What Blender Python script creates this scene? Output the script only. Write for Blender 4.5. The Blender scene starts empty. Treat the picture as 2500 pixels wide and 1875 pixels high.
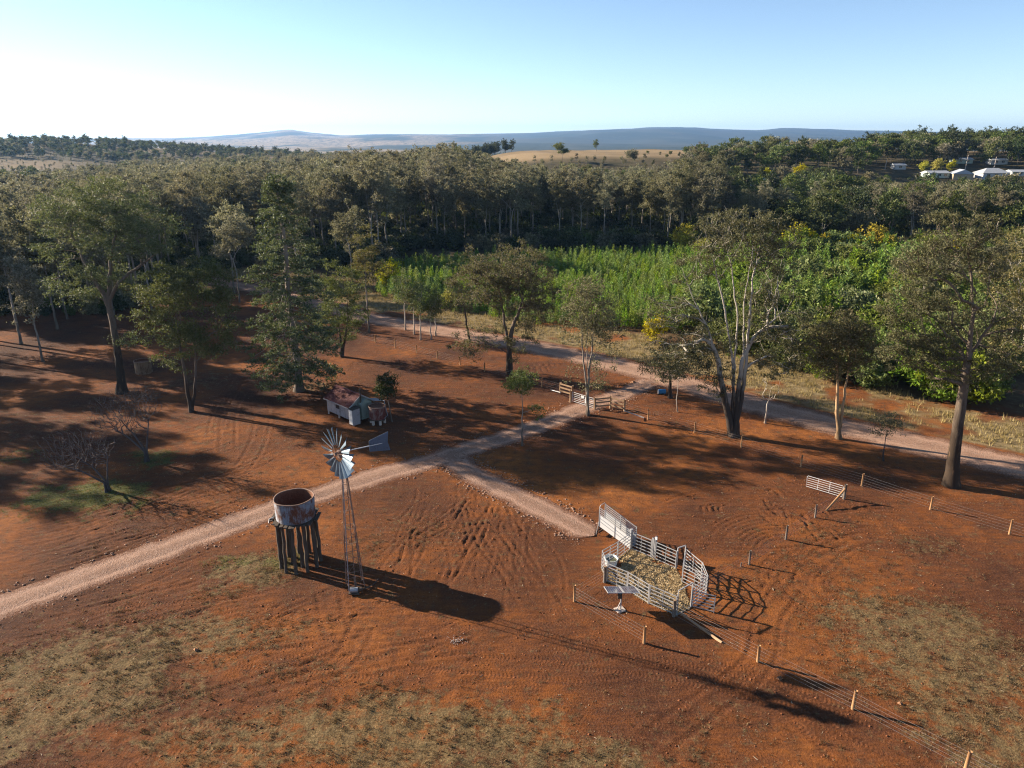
import bpy, math, random
import numpy as np
from mathutils import Vector

# ------------------------------------------------------------------ camera, sky, sun, exposure
scene = bpy.context.scene
col = scene.collection
S = 33.0 / 26.0            # metres per survey unit (camera height 26 units = 33 m)
HC = 33.0                  # camera height above the paddock
PITCH = math.radians(19.0)
FPX = 1733.0               # focal length in pixels of the 2500 px wide photograph

cam_d = bpy.data.cameras.new('camera'); cam = bpy.data.objects.new('camera', cam_d); col.objects.link(cam)
cam_d.sensor_width = 36.0; cam_d.lens = 36.0 * FPX / 2500.0
cam_d.clip_start = 0.5; cam_d.clip_end = 60000.0
cam.location = (0, 0, HC); cam.rotation_euler = (math.radians(90) - PITCH, 0, 0)
scene.camera = cam

SUN_AZ = math.radians(158.0)   # direction towards the sun, measured from +X to +Y (left, a little ahead)
SUN_EL = math.radians(20.5)
sun_d = bpy.data.lights.new('sun', 'SUN'); sun = bpy.data.objects.new('sun', sun_d); col.objects.link(sun)
sun_d.energy = 5.0; sun_d.angle = math.radians(0.55); sun_d.color = (1.0, 0.86, 0.68)
sv = Vector((math.cos(SUN_AZ) * math.cos(SUN_EL), math.sin(SUN_AZ) * math.cos(SUN_EL), math.sin(SUN_EL)))
sun.rotation_euler = sv.to_track_quat('Z', 'Y').to_euler()

world = bpy.data.worlds.new('World'); scene.world = world; world.use_nodes = True
wn = world.node_tree.nodes; wl = world.node_tree.links
bg = wn['Background']; sky = wn.new('ShaderNodeTexSky'); sky.sky_type = 'NISHITA'
sky.sun_disc = False; sky.sun_elevation = SUN_EL
sky.sun_rotation = math.radians(90) - SUN_AZ
sky.altitude = 1500; sky.air_density = 0.82; sky.dust_density = 0.25; sky.ozone_density = 1.3
wl.new(sky.outputs[0], bg.inputs[0]); bg.inputs[1].default_value = 0.062

vs = scene.view_settings; vs.view_transform = 'Standard'; vs.look = 'None'; vs.gamma = 1.0
vs.exposure = 1.7; vs.use_curve_mapping = False
cy = scene.cycles
cy.use_denoising = True; cy.denoising_prefilter = 'NONE'; cy.filter_width = 1.15; cy.max_bounces = 5; cy.diffuse_bounces = 3; cy.glossy_bounces = 2
cy.transmission_bounces = 3; cy.transparent_max_bounces = 6; cy.volume_bounces = 0
cy.caustics_reflective = False; cy.caustics_refractive = False
cy.sample_clamp_indirect = 6.0

# ------------------------------------------------------------------ helpers
cP, sP = math.cos(PITCH), math.sin(PITCH)
RNG = np.random.default_rng(11)

def smooth(t):
    t = np.clip(t, 0.0, 1.0); return t * t * (3 - 2 * t)

def _hash(ix, iy, seed):
    h = (ix.astype(np.int64) * 374761393 + iy.astype(np.int64) * 668265263 + seed * 1442695041) & 0xffffffff
    h = ((h ^ (h >> 13)) * 1274126177) & 0xffffffff
    return ((h ^ (h >> 16)) & 0xffff) / 65535.0

def vnoise(x, y, seed=0):
    xf = np.floor(x); yf = np.floor(y); fx = x - xf; fy = y - yf
    fx = fx * fx * (3 - 2 * fx); fy = fy * fy * (3 - 2 * fy)
    ix = xf.astype(np.int64); iy = yf.astype(np.int64)
    a = _hash(ix, iy, seed); b = _hash(ix + 1, iy, seed); c = _hash(ix, iy + 1, seed); d = _hash(ix + 1, iy + 1, seed)
    return (a * (1 - fx) + b * fx) * (1 - fy) + (c * (1 - fx) + d * fx) * fy

def fbm(x, y, seed=0, octs=4):
    t = 0.0; a = 0.5; s = 0.0
    for k in range(octs):
        t = t + a * vnoise(x * 2 ** k + 17.3 * k, y * 2 ** k - 9.1 * k, seed + k); s += a; a *= 0.5
    return t / s

RIDGE_U = np.array([-900, 0, 300, 400, 500, 600, 650, 710, 760, 830, 900, 1000, 1100, 1200, 1300, 1400, 1500, 1600, 1700, 1800, 1850, 1900, 2000, 2100, 2200, 2500, 3400.])
RIDGE_V = np.array([340, 341, 338, 338, 335, 328, 324, 318, 325, 331, 329, 329, 328, 327, 325, 320, 317, 312, 313, 318, 320, 315, 316, 320, 322, 330, 334.])

def terrain(x, y):
    X = np.asarray(x, float) / S; Y = np.asarray(y, float) / S
    A = smooth((X + 105) / 130.0)
    z = 19.0 * A * smooth((Y - 172) / 228.0) * (1 - 1.9 * smooth((Y - 470) / 700.0))
    z = z + 22 * np.exp(-((X + 500) / 260) ** 2 - ((Y - 760) / 220) ** 2)
    z = z - 15.0 * (1 - A) * smooth((Y - 750) / 900.0)
    u = 1250 + 1833 * X / np.maximum(Y, 50)
    v = np.interp(u, RIDGE_U, RIDGE_V)
    e = np.tan(math.radians(19) - np.arctan((937.5 - v) / 1733.0))
    Hr = 26 - 10000 * e
    w = smooth((Y - 2400) / 7600.0)
    f = -15 + (Hr + 15) * w ** 1.3 + w * (1 - w) * 420 * (fbm(X / 1100, Y / 1100, 5) - 0.5) + 26 * w * (fbm(X / 420, Y / 420, 9, 3) - .5)
    f = f * (1 - smooth((Y - 10200) / 4000)) + (-40) * smooth((Y - 10200) / 4000)
    w2 = smooth((Y - 1600) / 700.0); z = z * (1 - w2) + f * w2
    z = z + 0.9 * smooth((Y - 130) / 300) * (fbm(X / 40, Y / 40, 3) - 0.5) * 4 * (1 - smooth((Y - 1500) / 500))
    return z * S

def gz(x, y):
    return float(terrain(np.array([x]), np.array([y]))[0])

def ray(u, v):
    a = (u - 1250) / FPX; b = -(v - 937.5) / FPX
    return np.array([a, cP + b * sP, -sP + b * cP])

def at(u, v, z=None):
    """Point of the survey: where the sight line through a photo pixel meets the terrain (or a height z over the flat paddock)."""
    d = ray(u, v)
    if z is not None:
        t = (z - HC) / d[2]; return Vector((d[0] * t, d[1] * t, z))
    t = np.linspace(20, 1400, 9000)
    x = d[0] * t; y = d[1] * t; zz = HC + d[2] * t
    k = np.argmax(zz <= terrain(x, y))
    if k == 0 and zz[0] > 0: k = len(t) - 1
    return Vector((x[k], y[k], gz(x[k], y[k])))

def on_plane(u, v, Y):
    d = ray(u, v); t = Y / d[1]
    return np.array([d[0] * t, Y, HC + d[2] * t])

# ---- mesh building
class MB:
    def __init__(self): self.v = []; self.f = []; self.n = 0
    def add(self, vs, fs):
        self.v.extend([tuple(map(float, p)) for p in vs]); self.f.extend([tuple(i + self.n for i in f) for f in fs]); self.n += len(vs)
        return self
    def box(self, c, s, rz=0.0, rx=0.0, ry=0.0):
        from mathutils import Euler
        R = Euler((rx, ry, rz)).to_matrix(); c = Vector(c); vs = []
        for dz in (-.5, .5):
            for dx, dy in ((-.5, -.5), (.5, -.5), (.5, .5), (-.5, .5)):
                vs.append(c + R @ Vector((dx * s[0], dy * s[1], dz * s[2])))
        return self.add(vs, [(3, 2, 1, 0), (4, 5, 6, 7), (0, 1, 5, 4), (1, 2, 6, 5), (2, 3, 7, 6), (3, 0, 4, 7)])
    def beam(self, p, q, w, h, up=(0, 0, 1)):
        p = Vector(p); q = Vector(q); d = (q - p).normalized(); up = Vector(up)
        s = d.cross(up)
        if s.length < 1e-4: s = d.cross(Vector((1, 0, 0)))
        s.normalize(); t = s.cross(d); vs = []
        for e in (p, q):
            for a, b in ((-1, -1), (1, -1), (1, 1), (-1, 1)): vs.append(e + s * (a * w / 2) + t * (b * h / 2))
        return self.add(vs, [(0, 1, 2, 3), (7, 6, 5, 4), (0, 4, 5, 1), (1, 5, 6, 2), (2, 6, 7, 3), (3, 7, 4, 0)])
    def tube(self, pts, r, sides=6, cap=True):
        pts = [Vector(p) for p in pts]; n = len(pts)
        rs = list(r) if hasattr(r, '__len__') else [r] * n
        vs = []; ref = Vector((0.13, 0.21, 0.97))
        for i, p in enumerate(pts):
            d = (pts[min(i + 1, n - 1)] - pts[max(i - 1, 0)]).normalized()
            a = d.cross(ref)
            if a.length < 1e-3: a = d.cross(Vector((1, 0, 0)))
            a.normalize(); b = d.cross(a)
            for k in range(sides):
                t = 2 * math.pi * k / sides; vs.append(p + (a * math.cos(t) + b * math.sin(t)) * rs[i])
        fs = []
        for i in range(n - 1):
            for k in range(sides):
                k2 = (k + 1) % sides; fs.append((i * sides + k, i * sides + k2, (i + 1) * sides + k2, (i + 1) * sides + k))
        if cap: fs.append(tuple(range(sides))); fs.append(tuple((n - 1) * sides + k for k in range(sides - 1, -1, -1)))
        return self.add(vs, fs)
    def lathe(self, prof, c, sides=40, wob=None):
        vs = []; fs = []; m = len(prof); c = Vector(c)
        for k in range(sides):
            t = 2 * math.pi * k / sides
            for (r, z) in prof:
                rr = r + (wob(t, z) if wob else 0); vs.append((c.x + rr * math.cos(t), c.y + rr * math.sin(t), c.z + z))
        for k in range(sides):
            k2 = (k + 1) % sides
            for i in range(m - 1): fs.append((k * m + i, k2 * m + i, k2 * m + i + 1, k * m + i + 1))
        return self.add(vs, fs)
    def corr(self, p, ex, ey, nrm, pitch=0.16, amp=0.02):
        """corrugated sheet: origin p, spans ex (across the ribs) and ey (along them)"""
        p = Vector(p); ex = Vector(ex); ey = Vector(ey); nrm = Vector(nrm).normalized()
        n = max(4, int(ex.length / pitch * 4)); vs = []; fs = []
        for i in range(n + 1):
            o = nrm * (amp * math.sin(i * math.pi / 2)); vs += [p + ex * (i / n) + o, p + ex * (i / n) + ey + o]
        for i in range(n): fs.append((2 * i, 2 * i + 2, 2 * i + 3, 2 * i + 1))
        return self.add(vs, fs)
    def build(self, name, mat, parent=None, smooth_=False):
        me = bpy.data.meshes.new(name); off = Vector((0, 0, 0)); q_ = parent
        while q_: off = off + q_.location; q_ = q_.parent
        me.from_pydata([(a - off.x, b - off.y, c - off.z) for a, b, c in self.v], [], self.f)
        if smooth_: me.polygons.foreach_set('use_smooth', [True] * len(me.polygons))
        me.materials.append(mat); me.update()
        o = bpy.data.objects.new(name, me); col.objects.link(o)
        if parent: o.parent = parent
        return o

def tag(o, label=None, cat=None, group=None, kind=None):
    if label: o['label'] = label
    if cat: o['category'] = cat
    if group: o['group'] = group
    if kind: o['kind'] = kind
    return o

def thing(name, loc, label, cat, group=None):
    o = bpy.data.objects.new(name, None); col.objects.link(o); o.empty_display_size = 0.2
    o.location = loc
    return tag(o, label, cat, group)

def np_mesh(name, V, Fq, mat=None, smooth_=False):
    me = bpy.data.meshes.new(name); V = np.asarray(V, np.float32); Fq = np.asarray(Fq, np.int32); k = Fq.shape[1]
    me.vertices.add(len(V)); me.vertices.foreach_set('co', V.ravel())
    me.loops.add(Fq.size); me.loops.foreach_set('vertex_index', Fq.ravel())
    me.polygons.add(len(Fq)); me.polygons.foreach_set('loop_start', np.arange(0, Fq.size, k, dtype=np.int32))
    if smooth_: me.polygons.foreach_set('use_smooth', np.ones(len(Fq), bool))
    if mat: me.materials.append(mat)
    me.update(calc_edges=True); me.validate()
    return me

def obj(name, me, parent=None, loc=None):
    o = bpy.data.objects.new(name, me); col.objects.link(o)
    if parent: o.parent = parent
    if loc is not None: o.location = loc
    return o

# ---- materials
class NT:
    def __init__(self, name):
        self.m = bpy.data.materials.new(name); self.m.use_nodes = True; self.t = self.m.node_tree
        self.b = self.t.nodes['Principled BSDF']; self.out = self.t.nodes['Material Output']
    def n(self, typ, **kw):
        x = self.t.nodes.new(typ)
        for k, v in kw.items(): setattr(x, k, v)
        return x
    def l(self, a, b): self.t.links.new(a, b)
    def coord(self, kind='Object'): return self.n('ShaderNodeTexCoord').outputs[kind]
    def noise(self, scale, detail=4, rough=.55, vec=None, dist=0.0):
        x = self.n('ShaderNodeTexNoise'); x.inputs['Scale'].default_value = scale; x.inputs['Detail'].default_value = detail
        x.inputs['Roughness'].default_value = rough; x.inputs['Distortion'].default_value = dist
        if vec is not None: self.l(vec, x.inputs['Vector'])
        return x.outputs['Fac']
    def scale(self, vec, s, rot=(0, 0, 0)):
        x = self.n('ShaderNodeMapping'); x.inputs['Scale'].default_value = s; x.inputs['Rotation'].default_value = rot
        self.l(vec, x.inputs['Vector']); return x.outputs[0]
    def ramp(self, fac, stops):
        x = self.n('ShaderNodeValToRGB'); r = x.color_ramp
        while len(r.elements) < len(stops): r.elements.new(0.5)
        for e, (p, c) in zip(r.elements, stops): e.position = p; e.color = (*c, 1) if len(c) == 3 else c
        self.l(fac, x.inputs[0]); return x.outputs[0]
    def mix(self, fac, a, b, mode='MIX'):
        x = self.n('ShaderNodeMix', data_type='RGBA', blend_type=mode)
        if isinstance(fac, float): x.inputs[0].default_value = fac
        else: self.l(fac, x.inputs[0])
        for s, v in ((x.inputs[6], a), (x.inputs[7], b)):
            if isinstance(v, tuple): s.default_value = (*v, 1)
            else: self.l(v, s)
        return x.outputs[2]
    def math(self, op, a, b=None, clamp=False):
        x = self.n('ShaderNodeMath', operation=op, use_clamp=clamp)
        for s, v in zip(x.inputs, (a, b)):
            if v is None: continue
            if isinstance(v, (int, float)): s.default_value = v
            else: self.l(v, s)
        return x.outputs[0]
    def step(self, v, lo, hi):
        x = self.n('ShaderNodeMapRange'); x.inputs[1].default_value = lo; x.inputs[2].default_value = hi; x.clamp = True
        self.l(v, x.inputs[0]); return x.outputs[0]
    def attr(self, name):
        x = self.n('ShaderNodeAttribute', attribute_name=name); return x.outputs['Fac']
    def bump(self, h, strength=.5, dist=.05, normal=None):
        x = self.n('ShaderNodeBump'); x.inputs['Strength'].default_value = strength; x.inputs['Distance'].default_value = dist
        self.l(h, x.inputs['Height'])
        if normal is not None: self.l(normal, x.inputs['Normal'])
        return x.outputs[0]
    def fin(self, color, rough=.85, metal=0.0, normal=None, spec=.3):
        if isinstance(color, tuple): self.b.inputs['Base Color'].default_value = (*color, 1)
        else: self.l(color, self.b.inputs['Base Color'])
        for nme, v in (('Roughness', rough), ('Metallic', metal), ('Specular IOR Level', spec)):
            if isinstance(v, (int, float)): self.b.inputs[nme].default_value = v
            else: self.l(v, self.b.inputs[nme])
        if normal is not None: self.l(normal, self.b.inputs['Normal'])
        return self.m

def simple(name, c1, c2, scale=3.0, rough=.8, metal=0.0, bump=.3, stretch=(1, 1, 1), spec=.3, detail=5):
    t = NT(name); v = t.scale(t.coord(), stretch); n1 = t.noise(scale, detail, .6, v); n2 = t.noise(scale * 7, 3, .6, v)
    c = t.mix(t.step(n1, .3, .7), c1, c2); c = t.mix(t.step(n2, .35, .8), c, tuple(x * .72 for x in c2))
    return t.fin(c, rough, metal, t.bump(n2, bump, .02), spec)

def leafmat(name, c1, c2, c3, trans=.3, rough=.6, spec=.14, huev=.25, tint=(.16, .18, .03)):
    t = NT(name)
    g = t.n('ShaderNodeNewGeometry'); oi = t.n('ShaderNodeObjectInfo')
    c = t.ramp(g.outputs['Random Per Island'], [(0, c1), (.5, c2), (1, c3)])
    hs = t.n('ShaderNodeHueSaturation')
    t.l(t.math('ADD', t.math('MULTIPLY', oi.outputs['Random'], .05), .475), hs.inputs['Hue'])
    rb = t.math('FRACT', t.math('MULTIPLY', oi.outputs['Random'], 7.31))
    t.l(t.math('ADD', t.math('MULTIPLY', rb, huev * 2), 1 - huev), hs.inputs['Value'])
    rc = t.math('FRACT', t.math('MULTIPLY', oi.outputs['Random'], 31.7))
    t.l(t.math('ADD', t.math('MULTIPLY', rc, .4), .8), hs.inputs['Saturation'])
    t.l(c, hs.inputs['Color'])
    t.fin(hs.outputs[0], rough, 0, None, spec)
    tr = t.n('ShaderNodeBsdfTranslucent'); t.l(t.mix(.5, hs.outputs[0], tint), tr.inputs[0])
    ms = t.n('ShaderNodeMixShader'); ms.inputs[0].default_value = trans
    t.l(t.b.outputs[0], ms.inputs[1]); t.l(tr.outputs[0], ms.inputs[2]); t.l(ms.outputs[0], t.out.inputs[0])
    return t.m
# ------------------------------------------------------------------ ground: one sheet to the horizon
def poly(pts_uv, n=14):
    """smooth curve through surveyed pixels, in metres"""
    P = np.array([[*at(u, v, 0.0)[:2]] for u, v in pts_uv]); m = len(P); out = []
    Q = np.vstack([2 * P[0] - P[1], P, 2 * P[-1] - P[-2]])
    for i in range(1, m):
        p0, p1, p2, p3 = Q[i - 1], Q[i], Q[i + 1], Q[i + 2]
        for t in np.linspace(0, 1, n, endpoint=(i == m - 1)):
            out.append(.5 * ((2 * p1) + (-p0 + p2) * t + (2 * p0 - 5 * p1 + 4 * p2 - p3) * t ** 2 + (-p0 + 3 * p1 - 3 * p2 + p3) * t ** 3))
    return np.array(out)

def seg_dist(x, y, P, need_s=False):
    best = np.full(x.shape, 1e9); sb = np.zeros(x.shape); acc = 0.0
    for a, b in zip(P[:-1], P[1:]):
        d = b - a; L2 = float(d @ d) + 1e-9; L = math.sqrt(L2)
        t = np.clip(((x - a[0]) * d[0] + (y - a[1]) * d[1]) / L2, 0, 1)
        q = np.hypot(x - a[0] - t * d[0], y - a[1] - t * d[1]); m = q < best
        best = np.where(m, q, best)
        if need_s: sb = np.where(m, acc + t * L, sb)
        acc += L
    return (best, sb) if need_s else best

ROAD = poly([(300, 655), (600, 700), (800, 748), (900, 776), (1000, 793), (1150, 820), (1280, 842), (1420, 872), (1560, 905), (1700, 945), (1850, 990), (2050, 1040), (2250, 1085), (2500, 1140), (2900, 1235)], 8)
DRIVE_A = poly([(1640, 905), (1560, 945), (1480, 975), (1420, 997), (1350, 1025), (1250, 1062), (1160, 1090), (1080, 1118), (960, 1150), (830, 1190), (700, 1232), (520, 1297), (330, 1366), (150, 1428), (0, 1482), (-200, 1560)], 10)
DRIVE_B = poly([(1095, 1105), (1130, 1140), (1200, 1180), (1280, 1221), (1360, 1262), (1452, 1308)], 10)

def axis(lo, n0, n1, hi, h, g0, g1):
    a = list(np.arange(n0, n1, h)); s = h; x = a[-1]
    while x < hi: s *= g1; x += s; a.append(x)
    s = h; x = n0; pre = []
    while x > lo: s *= g0; x -= s; pre.append(x)
    return np.array(pre[::-1] + a)

gx = axis(-17500, -38.0, 44.0, 17500, 0.165, 1.028, 1.028)
ys = list(np.arange(29.0, 62.0, 0.165)); s_ = 0.165; y_ = ys[-1]
while y_ < 19000:
    s_ = max(s_ * 1.008, .165) if y_ < 260 else s_ * 1.045
    s_ = min(s_, 160.0); y_ += s_; ys.append(y_)
gy = np.array(list(np.linspace(-300, 27.5, 26)) + ys)
NX, NY = len(gx), len(gy)
GX, GY = np.meshgrid(gx, gy); GZ = terrain(GX, GY)
DIST = np.hypot(GX, GY)
near = 1 - smooth((GY - 110) / 80)

d_road = np.full(GX.shape, 99.0); d_drive = np.full(GX.shape, 99.0)
iy1 = np.searchsorted(gy, 290); ix0, ix1 = np.searchsorted(gx, -190), np.searchsorted(gx, 150)
sub = (slice(0, iy1), slice(ix0, ix1))
d_road[sub] = seg_dist(GX[sub], GY[sub], ROAD)
d_drive[sub] = np.minimum(seg_dist(GX[sub], GY[sub], DRIVE_A), seg_dist(GX[sub], GY[sub], DRIVE_B))
m_road = 1 - smooth((d_road - 3.4) / 1.2); m_drive = 1 - smooth((d_drive - 2.0) / .7)
m_way = np.maximum(m_road, m_drive)

# vegetation masks (survey ellipses in photo pixels -> metres)
def ell_mask(lst, warp=0.35, seed=4):
    M = np.zeros(GX.shape)
    n1 = fbm(GX / 2.2, GY / 2.2, seed, 4) - .5
    for (u, v, ru, rv, a) in lst:
        c = at(u, v, 0.0); e = at(u + ru, v, 0.0); t = at(u, v - rv, 0.0); b = at(u, v + rv, 0.0)
        rx = max(.5, abs(e.x - c.x)); ry = max(.5, (t.y - b.y) / 2)
        d = np.hypot((GX - c.x) / rx, (GY - (t.y + b.y) / 2) / ry) + n1 * warp * 2.6
        M = np.maximum(M, a * (1 - smooth((d - .40) / .95)))
    return M
GRASS = [(150, 1700, 420, 190, 1), (480, 1560, 260, 75, .9), (620, 1800, 420, 90, .85), (1000, 1790, 420, 120, 1), (1350, 1850, 420, 75, .9), (760, 1640, 200, 40, .5),
         (620, 1395, 125, 50, 1), (560, 1440, 90, 30, .7), (2300, 1610, 320, 190, .95), (2120, 1500, 130, 60, .7), (2420, 1800, 260, 140, .9), (2260, 1330, 90, 30, .6), (1650, 1840, 150, 50, .6),
         (1010, 1300, 130, 45, .45), (900, 1350, 80, 60, .45), (500, 930, 90, 40, .6), (370, 950, 70, 25, .5), (760, 945, 90, 18, .8), (430, 1030, 60, 20, .5), (500, 1040, 40, 18, .6), (1060, 850, 120, 12, .3), (650, 930, 60, 20, .5), (300, 1480, 90, 40, .4), (320, 1150, 460, 170, .34), (160, 1020, 240, 70, .42), (620, 1060, 160, 60, .34), (2100, 1400, 300, 120, .3), (1750, 1780, 300, 90, .3)]
GREEN = [(200, 1215, 150, 45, 1), (360, 1125, 70, 22, .8), (690, 1370, 50, 30, .7), (40, 1120, 60, 30, .4), (110, 1240, 90, 30, .6), (580, 1370, 60, 16, .5)]
grass = ell_mask(GRASS); green = ell_mask(GREEN, .7, 8)
# verges beyond the road: long dry grass
side = np.zeros(GX.shape)
beyond = smooth((d_road - 3.0) / 1.5) * (1 - smooth((d_road - 17) / 9))
upper = GY > np.interp(GX, ROAD[:, 0], ROAD[:, 1])
verge = beyond * upper * (GY < 290)
d_pl = fbm(GX / 6, GY / 6, 21, 3)
verge = verge * smooth((d_pl - .30) / .2)
veg = np.clip((grass + green) * (1 - m_way), 0, 1)
bush = smooth((d_road - 14) / 10) * upper * (GY > 70)
forest_floor = np.maximum(smooth((GY - 165) / 60), smooth((GY - 135) / 30) * smooth((-GX - 55) / 30))

# dirt tone: dark moist earth vs bright orange
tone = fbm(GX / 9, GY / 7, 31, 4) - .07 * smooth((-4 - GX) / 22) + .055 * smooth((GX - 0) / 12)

# relief
def bell(d, w): return np.exp(-(d / w) ** 2)
rough_amp = near * (1 - m_way)
cl = fbm(GX / .55, GY / .55, 40, 3) - .5
lump = fbm(GX / 2.6, GY / 2.6, 44, 3) - .5
GZ = GZ + rough_amp * (.05 * cl + .10 * lump + veg * (.10 * (fbm(GX / .42, GY / .42, 47, 2) - .35)))
sx = (GX * .92 + GY * -.38); sy = (GX * .38 + GY * .92)
GZ = GZ + rough_amp * (.09 * (fbm(sx / 3.0, sy / .42, 57, 3) - .5) * (1 - .6 * veg))
bump2 = np.clip(fbm(GX / 1.1, GY / .9, 52, 3) - .58, 0, 1)
GZ += rough_amp * .22 * bump2 * (.5 + .6 * veg)

tr_s = np.zeros(GX.shape); tr_m = np.zeros(GX.shape); churn = np.zeros(GX.shape)
def rut(P, w=.16, depth=.05, tread=0.0, tone_=0.0):
    x0, x1 = P[:, 0].min() - 1, P[:, 0].max() + 1; y0, y1 = P[:, 1].min() - 1, P[:, 1].max() + 1
    sl = (slice(np.searchsorted(gy, y0), np.searchsorted(gy, y1)), slice(np.searchsorted(gx, x0), np.searchsorted(gx, x1)))
    if GX[sl].size == 0: return
    d, s = seg_dist(GX[sl], GY[sl], P, True)
    L = np.hypot(*np.diff(P, axis=0).T).sum(); fade = smooth(s / (L * .18 + .1)) * smooth((L - s) / (L * .18 + .1))
    fade = fade * (1 - m_way[sl]) * (.55 + .45 * vnoise(s * .9, s * 0 + 3.3, 5))
    GZ[sl] += fade * depth * (-bell(d, w) + .75 * bell(d - 2.1 * w, w * .8))
    churn[sl] = np.maximum(churn[sl], fade * bell(d, w * 2.2))
    if tread > 0:
        m = fade * bell(d, w * 1.7) * tread; k = m > tr_m[sl]
        tr_m[sl] = np.where(k, m, tr_m[sl]); tr_s[sl] = np.where(k, s + 0.35 * d, tr_s[sl])
def offset(P, o):
    d = np.gradient(P, axis=0); n = np.stack([-d[:, 1], d[:, 0]], 1); n /= np.linalg.norm(n, axis=1, keepdims=True) + 1e-9
    return P + n * o
def pair(uv, gap=1.7, n=10, **kw):
    P = poly(uv, n); rut(offset(P, gap / 2), **kw); rut(offset(P, -gap / 2), **kw)

rr = random.Random(5)
# turning fan between the two branches of the driveway
for k in range(80):
    a0 = rr.uniform(0, 1); u0 = 1060 + 60 * a0 + rr.uniform(-90, 200); v0 = 1170 + rr.uniform(0, 130)
    u1 = u0 + rr.uniform(-190, 220); v1 = v0 + rr.uniform(90, 300)
    if rr.random() < .5: um = (u0 + u1) / 2 + rr.uniform(-60, 60)
    else: um = (u0 + u1) / 2 + rr.uniform(-15, 15)
    if v1 > 1560: v1 = 1560
    rut(poly([(u0, v0), (um, (v0 + v1) / 2), (u1, v1)], 8), w=rr.uniform(.08, .14), depth=rr.uniform(.02, .055))
# concentric turning circles to the right of the yard
cc = at(2060, 1432, 0.0)
for r in np.arange(1.0, 6.2, .36):
    th = np.linspace(math.radians(95 + rr.uniform(-15, 25)), math.radians(262 + rr.uniform(-30, 20)), 40)
    rut(np.stack([cc.x + r * 1.05 * np.cos(th), cc.y + r * .95 * np.sin(th)], 1) + .05 * np.array([[rr.uniform(-1, 1), rr.uniform(-1, 1)]]), w=rr.uniform(.07, .13), depth=rr.uniform(.015, .055), tread=.8)
# churned arc near the open gate
for k in range(10):
    r = 3.0 + k * .55; c = at(1960, 1330, 0.0); th = np.linspace(math.radians(60 + rr.uniform(-10, 20)), math.radians(150 + rr.uniform(-10, 30)), 24)
    rut(np.stack([c.x - 1.0 + r * np.cos(th), c.y - 2 + r * np.sin(th)], 1), w=.11, depth=rr.uniform(.02, .06), tread=.7)
for k in range(26):
    u = rr.uniform(1850, 1990); v = 1180 + (u - 1850) * .35 + rr.uniform(0, 90); du = rr.uniform(20, 70)
    rut(poly([(u, v), (u + du * .5, v + rr.uniform(-8, 22)), (u + du, v + rr.uniform(0, 40))], 6), w=rr.uniform(.10, .18), depth=rr.uniform(.03, .09))
for (u, v) in [(1115, 840), (1300, 888), (1720, 1230)]:
    for k in range(4):
        rut(poly([(u + k * 14, v + 22), (u + k * 14 - 6, v + 8), (u + k * 14 + 30, v)], 8), w=.13, depth=.07)
# graded sweep left of the driveway
for k in range(64):
    v0 = 1050 + 7.2 * k + rr.uniform(-6, 6); u0 = rr.uniform(-60, 380); ln = rr.uniform(200, 560)
    sl = -(0.10 + .0005 * (v0 - 1050) + rr.uniform(-.04, .05))
    P = [(u0, v0), (u0 + ln * .5, v0 + sl * ln * .42), (u0 + ln, v0 + sl * ln * 1.1)]
    rut(poly(P, 9), w=rr.uniform(.08, .16), depth=rr.uniform(.02, .06))
for k in range(18):
    u0 = rr.uniform(20, 260); v0 = rr.uniform(900, 1080); rut(poly([(u0, v0 + 60), (u0 + 60, v0 + 20), (u0 + 180, v0 - 10), (u0 + 300, v0 - 20)], 9), w=.16, depth=.05)
pair([(520, 1080), (540, 1000), (575, 940), (600, 900)], depth=.06, tread=.3)
pair([(555, 1120), (560, 1010), (590, 950)], depth=.06)
pair([(10, 1080), (60, 1000), (70, 930), (40, 900)], depth=.08)
pair([(120, 1290), (180, 1230), (260, 1320), (300, 1390)], depth=.03)
for uv in [[(-60, 1345), (200, 1292), (420, 1212), (610, 1140), (720, 1080)], [(-60, 1262), (250, 1190), (480, 1120), (640, 1060)], [(-60, 1180), (150, 1120), (400, 1060), (560, 1010)], [(60, 1400), (300, 1330), (540, 1250), (700, 1190)],
           [(-60, 1640), (250, 1560), (520, 1490), (760, 1440)], [(-60, 1700), (300, 1620), (620, 1560), (900, 1520), (1100, 1500)], [(100, 1860), (420, 1740), (760, 1640), (1080, 1580), (1300, 1560)], [(0, 1560), (260, 1490), (460, 1440), (600, 1400)],
           [(-40, 960), (120, 950), (260, 990), (300, 1060)], [(560, 1180), (620, 1100), (640, 1020), (620, 960)], [(900, 1010), (1010, 960), (1130, 950), (1260, 985)], [(1500, 1180), (1640, 1120), (1800, 1130), (1960, 1200), (2200, 1280), (2500, 1400)],
           [(1560, 1230), (1700, 1190), (1860, 1210), (2060, 1290), (2300, 1360), (2500, 1440)], [(1500, 1880), (1700, 1740), (1850, 1620), (1880, 1500), (1960, 1400)]]:
    pair(uv, depth=.05, w=.14, tread=.5); pair(uv, gap=2.1, depth=.03, w=.1)
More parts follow.
